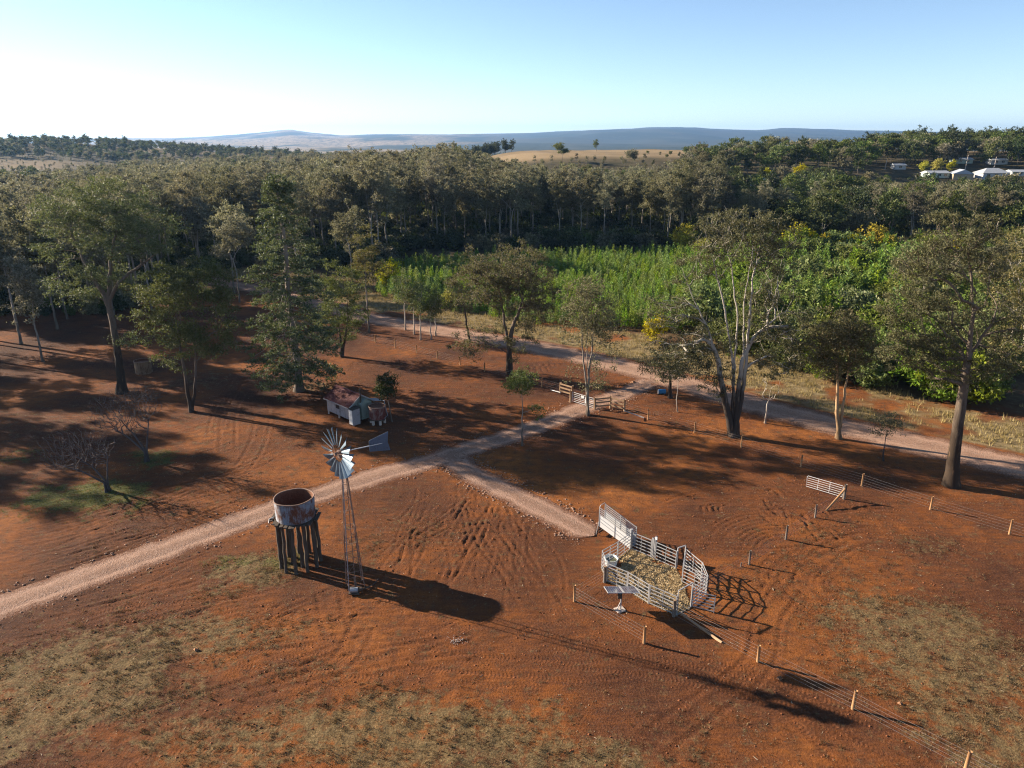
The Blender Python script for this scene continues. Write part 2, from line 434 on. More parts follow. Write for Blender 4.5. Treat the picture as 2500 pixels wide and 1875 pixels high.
# tread prints in the foreground
for uv in [[(1250, 1600), (1450, 1612), (1650, 1640), (1850, 1690), (2100, 1790), (2300, 1880)], [(1380, 1560), (1600, 1600), (1800, 1655), (2000, 1730), (2200, 1830)],
           [(1250, 1620), (1400, 1640), (1540, 1625)], [(620, 1640), (760, 1620), (900, 1630), (1040, 1590)], [(560, 1610), (720, 1600), (860, 1560)],
           [(660, 1700), (780, 1650), (850, 1600), (900, 1500)], [(1000, 1600), (1150, 1622), (1300, 1630)], [(1960, 1420), (1990, 1380), (2060, 1330), (2150, 1310)],
           [(1880, 1480), (1900, 1420), (1960, 1360), (2080, 1300)], [(1740, 1600), (1900, 1700), (2050, 1830), (2110, 1900)], [(560, 1420), (480, 1480), (300, 1500), (120, 1560)],
           [(830, 1560), (810, 1500), (800, 1430)], [(700, 1560), (690, 1500), (730, 1470)], [(300, 1830), (480, 1800), (700, 1810)], [(100, 1780), (260, 1740), (400, 1690)]]:
    pair(uv, depth=.035, w=.16, tread=1.0)
for k in range(70):
    u0 = rr.uniform(450, 1300); v0 = rr.uniform(1480, 1680); an = rr.uniform(-.5, .15); ln = rr.uniform(60, 240)
    rut(poly([(u0, v0), (u0 + ln * .5, v0 + an * ln * .5 + rr.uniform(-8, 8)), (u0 + ln, v0 + an * ln)], 7), w=rr.uniform(.07, .14), depth=rr.uniform(.02, .05), tread=rr.choice([0, .8]))
for k in range(60):
    u0 = rr.uniform(1500, 2300); v0 = rr.uniform(1150, 1340); ln = rr.uniform(80, 300); an = rr.uniform(-.05, .3)
    rut(poly([(u0, v0), (u0 + ln * .5, v0 + an * ln * .5 + rr.uniform(-14, 10)), (u0 + ln, v0 + an * ln)], 7), w=rr.uniform(.1, .2), depth=rr.uniform(.02, .06), tread=rr.choice([0, .6]))
m_low = np.maximum(1 - smooth((d_road - 2.6) / 1.3), 1 - smooth((d_drive - 1.35) / .8)); GZ -= m_low * near * .07

me = np_mesh('ground', np.stack([GX, GY, GZ], -1).reshape(-1, 3),
             (lambda i: np.stack([i, i + 1, i + NX + 1, i + NX], 1))((np.arange(NY - 1)[:, None] * NX + np.arange(NX - 1)[None]).ravel()), None, True)
Xu, Yu = GX / S, GY / S
tan = np.clip(smooth((Yu - 345 - 60 * smooth((Xu - 110) / 40)) / 25) * (1 - smooth((Yu - 640) / 80)) * smooth((Xu + 60) / 40), 0, 1)
tan = np.maximum(tan, .9 * np.exp(-((Xu + 380) / 45) ** 4 - ((Yu - 560) / 32) ** 4))
tan = np.maximum(tan, smooth((Yu - 640) / 120) * np.exp(-((Xu + 300) / 240) ** 2 - ((Yu - 800) / 130) ** 2) * .9)
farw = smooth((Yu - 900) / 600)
ridge_tan = smooth((fbm(Xu / 330, Yu / 700, 61, 4) - .40) / .16) * (1 - .92 * smooth((1250 + 1833 * Xu / np.maximum(Yu, 60) - 900) / 420)) * smooth((Yu - 1500) / 600)
tan = np.clip(np.maximum(tan * (1 - farw), ridge_tan * farw), 0, 1)
for nme, arr in (('grass', veg * np.clip(grass, 0, 1)), ('green', green * (1 - m_way)), ('verge', verge * (1 - m_road)), ('bush', np.clip(bush, 0, 1)), ('floor', forest_floor),
                 ('tone', tone), ('tan', tan), ('tread_s', tr_s), ('tread_m', tr_m), ('churn', churn), ('far', farw)):
    a = me.attributes.new(nme, 'FLOAT', 'POINT'); a.data.foreach_set('value', np.ascontiguousarray(arr, np.float32).ravel())

def ground_material():
    t = NT('red earth'); P = t.n('ShaderNodeNewGeometry').outputs['Position']
    n_big = t.noise(.11, 5, .6, P); n_mid = t.noise(.9, 5, .62, P); n_fine = t.noise(6.5, 4, .7, P); n_vf = t.noise(26, 2, .6, P)
    streak = t.noise(1.0, 5, .65, t.scale(P, (.3, 2.2, 1), (0, 0, -.42)))
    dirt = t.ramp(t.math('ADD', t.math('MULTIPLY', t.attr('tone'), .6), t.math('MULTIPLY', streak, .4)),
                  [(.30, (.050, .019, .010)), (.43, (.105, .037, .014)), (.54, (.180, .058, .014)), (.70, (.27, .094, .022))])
    dirt = t.mix(t.step(n_mid, .42, .72), dirt, (.080, .034, .018), 'MIX')
    dirt = t.mix(t.math('MULTIPLY', t.step(n_fine, .5, .78), .55), dirt, (.27, .12, .052))
    dirt = t.mix(t.math('MULTIPLY', t.step(n_fine, .46, .26), .6), dirt, (.045, .018, .011))
    dirt = t.mix(t.math('MULTIPLY', t.attr('churn'), .35), dirt, (.12, .042, .017))
    # stubble, straw flecks and dry grass
    gcol = t.ramp(n_fine, [(.25, (.050, .033, .015)), (.45, (.12, .083, .037)), (.6, (.19, .137, .065)), (.8, (.31, .235, .125))])
    n_p = t.noise(2.3, 4, .65, P)
    gfac = t.math('MULTIPLY', t.step(t.math('ADD', t.attr('grass'), t.math('ADD', t.math('MULTIPLY', t.math('SUBTRACT', n_mid, .5), 2.4), t.math('MULTIPLY', t.math('SUBTRACT', n_p, .5), 2.6))), .30, 1.0), .85)
    c = t.mix(gfac, dirt, gcol)
    greenc = t.ramp(n_fine, [(.3, (.032, .034, .012)), (.5, (.085, .085, .024)), (.75, (.17, .155, .052))])
    c = t.mix(t.step(t.math('ADD', t.attr('green'), t.math('MULTIPLY', t.math('SUBTRACT', n_mid, .5), 2.6)), .35, 1.0), c, greenc)
    vg = t.ramp(n_mid, [(.3, (.085, .060, .028)), (.5, (.19, .14, .068)), (.7, (.29, .22, .12))])
    c = t.mix(t.attr('verge'), c, vg)
    c = t.mix(t.attr('bush'), c, t.ramp(n_mid, [(.35, (.07, .034, .017)), (.6, (.10, .07, .034)), (.8, (.17, .13, .07))]))
    c = t.mix(t.attr('floor'), c, t.ramp(n_big, [(.35, (.04, .037, .017)), (.6, (.08, .063, .034)), (.8, (.13, .10, .052))]))
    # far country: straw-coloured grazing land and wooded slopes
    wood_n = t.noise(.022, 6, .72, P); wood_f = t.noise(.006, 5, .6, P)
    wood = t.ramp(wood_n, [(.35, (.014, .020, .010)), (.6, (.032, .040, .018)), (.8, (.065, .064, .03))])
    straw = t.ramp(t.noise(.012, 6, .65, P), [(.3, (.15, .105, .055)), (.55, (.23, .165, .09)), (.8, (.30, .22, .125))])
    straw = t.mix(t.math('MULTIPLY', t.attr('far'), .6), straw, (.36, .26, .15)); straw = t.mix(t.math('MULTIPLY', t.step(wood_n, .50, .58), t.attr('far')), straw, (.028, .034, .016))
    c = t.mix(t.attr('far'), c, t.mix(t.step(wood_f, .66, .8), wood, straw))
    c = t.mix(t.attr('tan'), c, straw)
    h = t.math('ADD', t.math('ADD', t.math('MULTIPLY', n_fine, .085), t.math('MULTIPLY', streak, .11)), t.math('MULTIPLY', n_vf, .022))
    h = t.math('ADD', h, t.math('MULTIPLY', t.math('MULTIPLY', t.math('SINE', t.math('MULTIPLY', t.attr('tread_s'), 24.0)), t.attr('tread_m')), .018))
    nb = t.bump(h, 1.0, 1.0)
    return t.fin(c, .95, 0, nb, .12)
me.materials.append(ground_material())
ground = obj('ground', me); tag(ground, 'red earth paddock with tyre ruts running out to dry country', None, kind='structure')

GZ_near = GZ
def surf(x, y):
    """height of the built ground sheet"""
    i = np.clip(np.searchsorted(gx, x) - 1, 0, NX - 2); j = np.clip(np.searchsorted(gy, y) - 1, 0, NY - 2)
    fx = (x - gx[i]) / (gx[i + 1] - gx[i]); fy = (y - gy[j]) / (gy[j + 1] - gy[j])
    return (GZ[j, i] * (1 - fx) + GZ[j, i + 1] * fx) * (1 - fy) + (GZ[j + 1, i] * (1 - fx) + GZ[j + 1, i + 1] * fx) * fy

def ribbon(name, P, half, mat, label, lift=.035, crown=.05, seed=3, ruts=0.0, taper=False):
    seg = np.hypot(*np.diff(P, axis=0).T); s = np.r_[0, np.cumsum(seg)]; n = int(s[-1] / .3)
    ss = np.linspace(0, s[-1], n); Q = np.stack([np.interp(ss, s, P[:, 0]), np.interp(ss, s, P[:, 1])], 1)
    d = np.gradient(Q, axis=0); nn = np.stack([-d[:, 1], d[:, 0]], 1); nn /= np.linalg.norm(nn, axis=1, keepdims=True)
    m = 21; w = np.linspace(-1, 1, m)
    end = smooth((s[-1] - ss) / 1.6) ** .5 if taper else 1.0
    eL = end * half * (1 + .3 * (fbm(ss / 1.3, ss * 0, seed, 5) - .5) * 2); eR = end * half * (1 + .3 * (fbm(ss / 1.3, ss * 0 + 7, seed + 3, 5) - .5) * 2)
    off = np.where(w[None] < 0, eL[:, None], eR[:, None]) * w[None]
    X = Q[:, :1] + nn[:, :1] * off; Y = Q[:, 1:] + nn[:, 1:] * off
    Z = terrain(X, Y) + lift - .075 * np.abs(w[None]) ** 2.2 + .05 * (fbm(X / .5, Y / .5, seed + 9, 3) - .5)
    Z = Z - ruts * (bell(np.abs(off) - .85, .32))
    i = (np.arange(n - 1)[:, None] * m + np.arange(m - 1)[None]).ravel()
    me = np_mesh(name, np.stack([X, Y, Z], -1).reshape(-1, 3), np.stack([i, i + 1, i + m + 1, i + m], 1), mat, True)
    a = me.attributes.new('across', 'FLOAT', 'POINT'); a.data.foreach_set('value', np.ascontiguousarray(np.repeat(np.abs(w)[None], n, 0), np.float32).ravel())
    return tag(obj(name, me), label, None, kind='structure')

def gravel_material(name, stops, edge):
    t = NT(name); P = t.n('ShaderNodeNewGeometry').outputs['Position']
    vo = t.n('ShaderNodeTexVoronoi'); vo.inputs['Scale'].default_value = 9.0; t.l(P, vo.inputs['Vector'])
    n1 = t.noise(.5, 4, .6, P); n2 = t.noise(5, 4, .7, P)
    c = t.ramp(t.math('ADD', t.math('MULTIPLY', n1, .5), t.math('MULTIPLY', n2, .5)), stops)
    sp = t.n('ShaderNodeSeparateColor'); t.l(vo.outputs['Color'], sp.inputs[0])
    c = t.mix(t.math('MULTIPLY', t.step(sp.outputs[0], .55, 1), .5), c, (.40, .29, .225)); c = t.mix(t.math('MULTIPLY', t.step(sp.outputs[1], .6, 1), .5), c, (.085, .045, .03))
    wheel = t.math('ABSOLUTE', t.math('SUBTRACT', t.attr('across'), .46))
    c = t.mix(t.math('MULTIPLY', t.step(wheel, .16, .05), .6), c, tuple(x * 1.12 for x in stops[-1][1])); c = t.mix(t.math('MULTIPLY', t.step(t.attr('across'), .2, .05), .35), c, stops[0][1])
    ed = t.step(t.math('ADD', t.attr('across'), t.math('MULTIPLY', t.math('SUBTRACT', n2, .5), 1.6)), .45, .95)
    c = t.mix(ed, c, edge)
    nb = t.bump(vo.outputs['Distance'], .7, .05); nb = t.bump(n2, .5, .05, nb)
    return t.fin(c, .92, 0, nb, .15)
ribbon('dirt_road', ROAD, 4.0, gravel_material('pale road', [(.3, (.22, .122, .078)), (.5, (.30, .178, .118)), (.7, (.36, .222, .152))], (.11, .042, .018)), 'pale graded dirt road crossing behind the roadside gums', .045, .08, 3)
drive_mat = gravel_material('pink gravel', [(.3, (.175, .096, .062)), (.5, (.255, .150, .102)), (.7, (.33, .205, .145))], (.11, .040, .017))
ribbon('gravel_driveway', DRIVE_A, 2.25, drive_mat, 'pink gravel driveway from the road gate past the hut', .035, .05, 13, .03)
ribbon('gravel_spur', DRIVE_B, 2.0, drive_mat, 'short gravel spur from the driveway to the loading ramp', .03, .05, 23, .025, True)
# ------------------------------------------------------------------ trees
def unit(a): return a / (np.linalg.norm(a, axis=-1, keepdims=True) + 1e-9)

def sample_crown(rng, ells, n, shell=2.0):
    W = np.array([e[3] * e[4] * e[5] * (e[6] if len(e) > 6 else 1) for e in ells]); W = W / W.sum(); out = []
    for k in rng.choice(len(ells), n, p=W):
        e = ells[k]; d = unit(rng.normal(size=3)); r = rng.random() ** (1 / (3 * shell) if shell > 1 else 1 / 3)
        if rng.random() < .35: r *= rng.random() ** .5
        out.append(np.array(e[:3]) + d * r * np.array(e[3:6]))
    return np.array(out)

def skeleton(rng, trunks, clumps, zmin, wig=.12, step=.8, rise=.18):
    pos = []; par = []
    for tr in trunks:
        prev = -1
        for i in range(len(tr) - 1):
            a, b = np.array(tr[i], float), np.array(tr[i + 1], float); L = np.linalg.norm(b - a); k = max(1, int(L / step))
            if i == 0: pos.append(a); par.append(prev); prev = len(pos) - 1
            for j in range(1, k + 1):
                t = j / k; q = a + (b - a) * t + (rng.normal(0, wig * .35, 3) if not (i == len(tr) - 2 and j == k) else 0)
                pos.append(q); par.append(prev); prev = len(pos) - 1
    nt = len(pos); cap = nt + len(clumps) * 40; A = np.full((cap, 3), 1e6); A[:nt] = pos; par = par + [0] * (cap - nt); n = nt
    tops = np.array([t[-1] for t in trunks]); bp = np.array(trunks[0][0], float) + np.array([0, 0, .6 * zmin]); OD = np.zeros((cap, 3)); OD[:nt] = unit(A[:nt] - bp)
    order = np.argsort([min(np.linalg.norm(c - t) for t in tops) + .4 * c[2] for c in clumps]); tips = []
    for ci in order:
        c = clumps[ci]; d = A[:n] - c; D = np.linalg.norm(d, axis=1)
        cosa = ((c - A[:n]) * OD[:n]).sum(1) / (D + .05)
        cost = D * (1 + .9 * (1 - cosa)) * (1 + 1.0 * np.clip((A[:n, 2] - c[2]) / (D + .1) + .25, 0, 2)) + 60 * (A[:n, 2] < zmin)
        k = int(np.argmin(cost)); p0 = A[k].copy(); L = np.linalg.norm(c - p0); m = min(38, max(2, int(L / step)))
        mid = (p0 + c) / 2 + np.array([0, 0, rise * L]) + rng.normal(0, wig * L * .5, 3); prev = k
        for j in range(1, m + 1):
            t = j / m; q = (1 - t) ** 2 * p0 + 2 * t * (1 - t) * mid + t * t * c
            if j < m: q = q + rng.normal(0, wig * .5, 3)
            A[n] = q; par[n] = prev; OD[n] = unit(q - bp); prev = n; n += 1
        tips.append(prev)
    return A[:n], np.array(par[:n]), tips, nt

def bark_mesh(A, par, tips, nt, r0, rt, flare=.7, base_n=1, maxsides=8, minr=0.0):
    n = len(A); w = np.zeros(n); w[tips] = 1.0
    for i in range(n - 1, -1, -1):
        if par[i] >= 0: w[par[i]] += w[i]
    w = np.maximum(w, 1.0); N = max(w.max(), 2); p = math.log(r0 / rt) / math.log(N); r = rt * w ** p
    z0 = A[:, 2].min(); 
    tl = np.zeros(n)
    for i in range(nt):
        if par[i] >= 0: tl[i] = tl[par[i]] + np.linalg.norm(A[i] - A[par[i]])
    tm = tl[:nt].max() + 1e-6; r[:nt] = r[:nt] * (1 - .78 * (tl[:nt] / tm) ** 1.1)
    for i in range(nt, n): r[i] = min(r[i], r[par[i]] * .93)
    r = np.maximum(r, rt)
    r = r * (1 + flare * np.exp(-(A[:, 2] - z0) / (r0 * 2.2)) * (np.arange(n) < nt))
    kids = [[] for _ in range(n)]
    for i in range(n):
        if par[i] >= 0: kids[par[i]].append(i)
    V = []; F = []; nv = 0
    starts = [(i, None) for i in range(n) if par[i] < 0]
    while starts:
        i, pr = starts.pop(); chain = [] if pr is None else [pr]; cur = i
        while True:
            chain.append(cur); ks = sorted(kids[cur], key=lambda k: -w[k])
            if not ks: break
            for k in ks[1:]: starts.append((k, cur))
            cur = ks[0]
        R = r[chain].copy()
        if pr is not None: R[0] = min(R[0], R[1] * 1.25) if len(R) > 1 else R[0]
        if R.max() < minr: continue
        R[-1] *= .5
        P = A[chain]; rm = R.max(); sd = maxsides if rm > .16 else (5 if rm > .06 else 3)
        T = unit(np.gradient(P, axis=0)) if len(P) > 1 else np.array([[0, 0, 1.]])
        ref = np.array([.31, .2, .05]); a = unit(np.cross(T, ref + 0 * T)); b = np.cross(T, a)
        th = np.arange(sd) * 2 * math.pi / sd
        ring = P[:, None] + R[:, None, None] * (a[:, None] * np.cos(th)[None, :, None] + b[:, None] * np.sin(th)[None, :, None])
        V.append(ring.reshape(-1, 3)); m = len(P)
        idx = nv + (np.arange(m - 1)[:, None] * sd + np.arange(sd)[None]); nx = nv + (np.arange(m - 1)[:, None] * sd + (np.arange(sd)[None] + 1) % sd)
        F.append(np.stack([idx, nx, nx + sd, idx + sd], -1).reshape(-1, 4)); nv += m * sd
    return np.concatenate(V), np.concatenate(F)

def leaves(rng, C, n, rc, L, W, droop=.5, flat=.6, sub=5, up=0.0, ragged=.35):
    m = len(C); rcs = rc * rng.uniform(.65, 1.3, m)
    SC = C[:, None] + rng.normal(size=(m, sub, 3)) * rcs[:, None, None] * np.array([.75, .75, flat * .75])
    k = rng.integers(0, sub, (m, n)); P = SC[np.arange(m)[:, None], k] + rng.normal(size=(m, n, 3)) * (rcs[:, None, None] * ragged) * np.array([1, 1, flat])
    P = P.reshape(-1, 3); q = len(P)
    d = unit(rng.normal(size=(q, 3)) + np.array([0, 0, up - droop])); s = unit(np.cross(d, rng.normal(size=(q, 3))))
    l = L * rng.uniform(.6, 1.35, (q, 1)); w = W * rng.uniform(.6, 1.3, (q, 1))
    V = np.stack([P, P + d * l * .45 + s * w * .5, P + d * l, P + d * l * .45 - s * w * .5], 1).reshape(-1, 3)
    return V, np.arange(q * 4).reshape(-1, 4)

M_leaf_gum = leafmat('gum leaves', (.066, .063, .026), (.128, .112, .050), (.22, .178, .085))
M_leaf_grn = leafmat('green gum leaves', (.050, .068, .025), (.100, .122, .044), (.185, .190, .085))
M_leaf_brn = leafmat('brown green gum leaves', (.060, .056, .028), (.118, .106, .056), (.20, .172, .098), .3, tint=(.14, .13, .05))
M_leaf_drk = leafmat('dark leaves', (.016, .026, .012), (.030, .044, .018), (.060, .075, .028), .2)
M_leaf_for = leafmat('forest leaves', (.085, .083, .047), (.17, .16, .092), (.29, .26, .165), .42, huev=.35, tint=(.17, .16, .07))
M_leaf_hil = leafmat('hill leaves', (.036, .054, .016), (.072, .095, .026), (.135, .148, .048), .25, huev=.35)
M_leaf_pin = leafmat('young pine needles', (.090, .155, .026), (.170, .265, .045), (.27, .37, .085), .4, huev=.18)
M_leaf_wat = leafmat('wattle blossom', (.17, .14, .012), (.38, .32, .016), (.56, .47, .04), .3, huev=.12)
M_leaf_bus = leafmat('bush leaves', (.060, .090, .018), (.120, .165, .030), (.22, .25, .07), .35, huev=.3)
M_leaf_rus = leafmat('rusty leaves', (.16, .075, .02), (.24, .12, .03), (.30, .18, .05), .3)

def barkmat(name, low, high, zsplit, zsoft, streak=.5):
    t = NT(name); P = t.coord('Object'); sx = t.n('ShaderNodeSeparateXYZ'); t.l(P, sx.inputs[0])
    n1 = t.noise(1.6, 5, .65, t.scale(P, (2.2, 2.2, .45))); n2 = t.noise(9, 4, .7, t.scale(P, (3, 3, .5)))
    zz = t.math('ADD', sx.outputs[2], t.math('MULTIPLY', t.math('SUBTRACT', n1, .5), zsoft * 4))
    c = t.mix(t.step(zz, zsplit - zsoft, zsplit + zsoft), low, high)
    c = t.mix(t.math('MULTIPLY', t.step(n2, .5, .75), streak), c, tuple(x * .35 for x in low))
    c = t.mix(t.math('MULTIPLY', t.step(n1, .58, .75), .4), c, (.36, .20, .10))
    return t.fin(c, .9, 0, t.bump(n2, .6, .05), .15)
M_bark_white = barkmat('white gum bark', (.055, .042, .034), (.40, .355, .30), 7.0, 1.8)
M_bark_grey = barkmat('grey gum bark', (.11, .085, .068), (.24, .20, .165), 2.0, 1.5)
M_bark_pale = barkmat('pale gum bark', (.30, .22, .16), (.50, .43, .36), 1.0, 1.0, .4)
M_bark_brown = barkmat('brown gum bark', (.045, .031, .022), (.15, .118, .09), 8.0, 3.0)
M_bark_dark = barkmat('dark ironbark', (.05, .036, .028), (.13, .10, .08), 4.5, 1.5)
M_bark_forest = barkmat('forest bark', (.12, .10, .08), (.30, .265, .23), 6.0, 4.0, .5)
M_bark_bare = barkmat('bare twigs', (.055, .044, .040), (.095, .076, .074), 1.2, .6)
M_bark_or = barkmat('peeling bark', (.13, .085, .05), (.42, .27, .15), 2.0, 2.0, .8)

def px_trunk(base, uv, jit=0.35, seed=0):
    r = np.random.default_rng(seed); out = [np.array([0, 0, -.25])]
    for i, (u, v) in enumerate(uv):
        p = on_plane(u, v, base.y); out.append(np.array([p[0] - base.x, r.normal(0, jit * (.12 if i < 3 else 1)) * (i > 0), p[2] - base.z]))
    return out
def px_crown(base, ells, depth=.85):
    out = []
    for e in ells:
        u, v, ru, rv = e[:4]; c = on_plane(u, v, base.y); a = on_plane(u + ru, v, base.y); b = on_plane(u, v - rv, base.y)
        rx = abs(a[0] - c[0]); rz = abs(b[2] - c[2]); dy = (e[4] if len(e) > 4 else 0) * rx
        out.append((c[0] - base.x, dy, c[2] - base.z, rx, rx * depth, rz, e[5] if len(e) > 5 else 1))
    return out

def tree_parts(seed, trunks, ells, nclump, nleaf, r0, rt=.012, rc=.8, L=.3, W=.11, zmin=2.0, droop=.5, flat=.55, wig=.14, rise=.15, dead=0.0, flare=.6, shell=2.0, step=.8, minr=0.0, maxsides=8, sub=5, ragged=.35):
    rng = np.random.default_rng(seed)
    C = sample_crown(rng, ells, nclump, shell)
    A, par, tips, nt = skeleton(rng, trunks, C, zmin, wig, step, rise)
    bv, bf = bark_mesh(A, par, tips, nt, r0, rt, flare, 1, maxsides, minr)
    keep = C[rng.random(len(C)) >= dead]
    lv, lf = leaves(rng, keep, nleaf, rc, L, W, droop, flat, sub, 0.0, ragged)
    return bv, bf, lv, lf

def plant(name, base, parts, mbark, mleaf, label, cat='tree', group=None):
    root = thing(name, base, label, cat, group)
    bv, bf, lv, lf = parts
    obj('trunk', np_mesh('trunk', bv, bf, mbark, True), root)
    if len(lf): obj('crown', np_mesh('crown', lv, lf, mleaf), root)
    return root

def hero(name, u, v, trunks, ells, label, mbark, mleaf, seed, nclump=150, nleaf=90, r0=.5, group=None, depth=.85, **kw):
    b = at(u, v); tr = [px_trunk(b, t, .5, seed + i) for i, t in enumerate(trunks)]
    for i, t in enumerate(tr[1:], 1): t[0] = t[0] + np.array([.35 * math.cos(i * 2.1), .35 * math.sin(i * 2.1), 0])
    return plant(name, b, tree_parts(seed, tr, px_crown(b, ells, depth), nclump, nleaf, r0, **kw), mbark, mleaf, label, 'tree', group)

# the big gums and saplings one can tell apart
hero('gum_tree', 300, 958, [[(290, 880), (278, 800), (262, 735), (225, 660), (180, 590), (150, 530), (140, 480)], [(291, 880), (279, 800), (266, 735), (300, 685), (350, 640), (400, 600), (420, 560)], [(290, 882), (279, 802), (265, 740), (272, 640), (290, 540), (280, 470)]],
     [(205, 520, 110, 80), (300, 560, 130, 75), (385, 570, 60, 55), (140, 600, 50, 60), (185, 680, 65, 60, 0, 1), (290, 480, 90, 45), (300, 830, 30, 30, 0, 2), (290, 670, 60, 40)],
     'big spreading gum with thick leaning trunk at the left of the paddock', M_bark_brown, M_leaf_grn, 1, 260, 150, .5, zmin=9, rc=.85, dead=.03)
hero('gum_tree', 468, 1006, [[(455, 930), (440, 850), (430, 760)], [(478, 930), (478, 850), (470, 740)]],
     [(455, 700, 120, 65), (400, 760, 70, 80), (500, 780, 75, 90), (430, 850, 80, 55, 0, .7), (520, 690, 55, 50)],
     'bushy olive gum with two slim trunks left of the tall pine', M_bark_dark, M_leaf_grn, 2, 190, 160, .26, zmin=3.5, rc=.8)
hero('gum_tree', 836, 872, [[(830, 820), (822, 760), (815, 690)], [(842, 830), (850, 760), (846, 700)]],
     [(820, 690, 60, 60), (845, 760, 50, 70), (790, 770, 40, 60)], 'bushy dark gum just right of the tall pine', M_bark_dark, M_leaf_grn, 3, 90, 150, .22, zmin=3, rc=.8)
hero('gum_tree', 902, 812, [[(898, 760), (893, 690), (890, 620)]], [(892, 600, 38, 48), (905, 660, 40, 40), (880, 650, 30, 40)],
     'tall slender gum with wispy crown at the far road bend', M_bark_grey, M_leaf_gum, 4, 60, 120, .2, zmin=5, rc=.75)
for k, (u, v, top, w) in enumerate([(990, 806, 660, 26), (1011, 816, 690, 18), (1027, 830, 680, 22), (1052, 829, 705, 24), (1064, 820, 720, 24)]):
    hero('gum_sapling', u, v, [[(u - 1, v - 45), (u - 2, top + 40)]], [(u - 2, (top + v - 55) / 2, w, (v - 55 - top) / 2)],
         ['slim roadside gum sapling, leftmost of the clump by the far fence', 'thin gum sapling second from left in the far roadside clump', 'thin pale gum sapling in the middle of the far roadside clump', 'short leafy gum sapling second from right in the far roadside clump', 'bushy gum sapling, rightmost of the far roadside clump'][k],
         M_bark_pale, M_leaf_grn, 10 + k, 26, 85, .15, 'saplings in the far roadside clump', zmin=2.2, rc=.75)
hero('gum_tree', 1148, 836, [[(1138, 780), (1128, 720), (1122, 670)]], [(1118, 690, 40, 50), (1135, 730, 40, 40), (1100, 740, 22, 28)],
     'slender leaning gum between the far fence and the road', M_bark_dark, M_leaf_gum, 16, 46, 80, .2, zmin=4.5, rc=.8)
hero('gum_tree', 1247, 915, [[(1243, 860), (1232, 790), (1222, 720), (1205, 640)], [(1243, 862), (1250, 800), (1275, 740), (1300, 680)]],
     [(1230, 650, 110, 65), (1180, 690, 80, 60), (1290, 700, 85, 75), (1310, 780, 60, 55), (1150, 840, 60, 32, 0, .8), (1270, 810, 60, 40), (1220, 790, 45, 50), (1255, 855, 45, 22, 0, .6)],
     'broad dense gum with dark trunk standing left of the road gate', M_bark_dark, M_leaf_gum, 17, 230, 160, .46, zmin=3, rc=.78)
hero('gum_tree', 1437, 1014, [[(1432, 960), (1424, 880), (1420, 800), (1418, 730)], [(1434, 960), (1442, 880), (1450, 800), (1448, 730)], [(1437, 950), (1432, 860), (1436, 760)]],
     [(1430, 730, 55, 55), (1460, 790, 55, 55), (1395, 790, 28, 50), (1475, 880, 32, 45, 0, .6), (1395, 905, 26, 30, 0, .5), (1450, 940, 28, 22, 0, .4)],
     'thin pale gum with several stems right beside the road gate', M_bark_grey, M_leaf_brn, 18, 190, 52, .17, zmin=3, rc=.75)
hero('gum_sapling', 1275, 1090, [[(1275, 1040), (1275, 990), (1272, 950)]], [(1275, 930, 38, 28), (1258, 940, 25, 22), (1305, 960, 16, 14), (1312, 1002, 18, 16)],
     'young gum with small leafy crown beside the driveway', M_bark_grey, M_leaf_grn, 19, 46, 85, .11, zmin=2.6, rc=.5, L=.22, W=.09)
hero('gum_tree', 1790, 1066, [[(1770, 980), (1752, 880), (1722, 790), (1690, 720), (1668, 660)], [(1788, 980), (1795, 880), (1800, 780), (1790, 640), (1760, 560)], [(1808, 990), (1820, 900), (1828, 800), (1835, 680), (1870, 560)], [(1800, 985), (1812, 880), (1840, 820), (1900, 760), (1945, 745)], [(1793, 985), (1788, 880), (1770, 760), (1742, 640), (1722, 570)], [(1804, 985), (1814, 870), (1816, 740), (1828, 620), (1842, 530)]],
     [(1800, 570, 105, 75), (1720, 640, 70, 60, 0, .8), (1890, 600, 75, 85), (1880, 710, 75, 70, 0, .9), (1640, 750, 70, 70, 0, 1), (1650, 870, 85, 60, 0, 1.8), (1720, 830, 60, 70, 0, 1.2), (1915, 810, 75, 60, 0, 1.2), (1945, 870, 55, 55, 0, 1.2), (1830, 800, 60, 60, 0, .7), (1750, 920, 55, 45, 0, 1.3), (1870, 890, 55, 50, 0, 1)],
     'huge white limbed gum with three dark trunks beside the road', M_bark_white, M_leaf_brn, 20, 800, 64, .40, zmin=3.5, rc=.48, dead=.12, L=.25, W=.085, shell=1.3, wig=.12, depth=.75, rt=.018)
hero('gum_tree', 2050, 1072, [[(2044, 1010), (2046, 930), (2040, 860)], [(2056, 1010), (2066, 930), (2076, 850)]],
     [(2045, 800, 62, 45), (2090, 850, 55, 60), (2005, 850, 45, 55), (2030, 900, 40, 30, 0, .5)], 'medium gum with orange peeling trunks across from the right fence', M_bark_or, M_leaf_gum, 21, 130, 130, .27, zmin=4, rc=.75)
hero('gum_tree', 2322, 1186, [[(2328, 1110), (2342, 1010), (2360, 880), (2372, 760), (2378, 640), (2345, 560)], [(2330, 1110), (2345, 1005), (2370, 860), (2420, 760), (2470, 690)]],
     [(2340, 560, 95, 55, 0, .8), (2250, 640, 80, 60), (2390, 640, 80, 70), (2220, 760, 80, 70), (2330, 760, 80, 70, 0, .6), (2450, 780, 65, 80), (2280, 860, 80, 55, 0, 1.6), (2190, 850, 45, 50, 0, 2), (2420, 880, 60, 55, 0, 1.5), (2330, 930, 50, 35, 0, 1.4)],
     'massive gum with straight brown trunk at the right of the paddock', M_bark_brown, M_leaf_brn, 22, 620, 66, .62, zmin=6, rc=.48, dead=.12, L=.25, W=.085, shell=1.3, wig=.12, depth=.75, rt=.018)
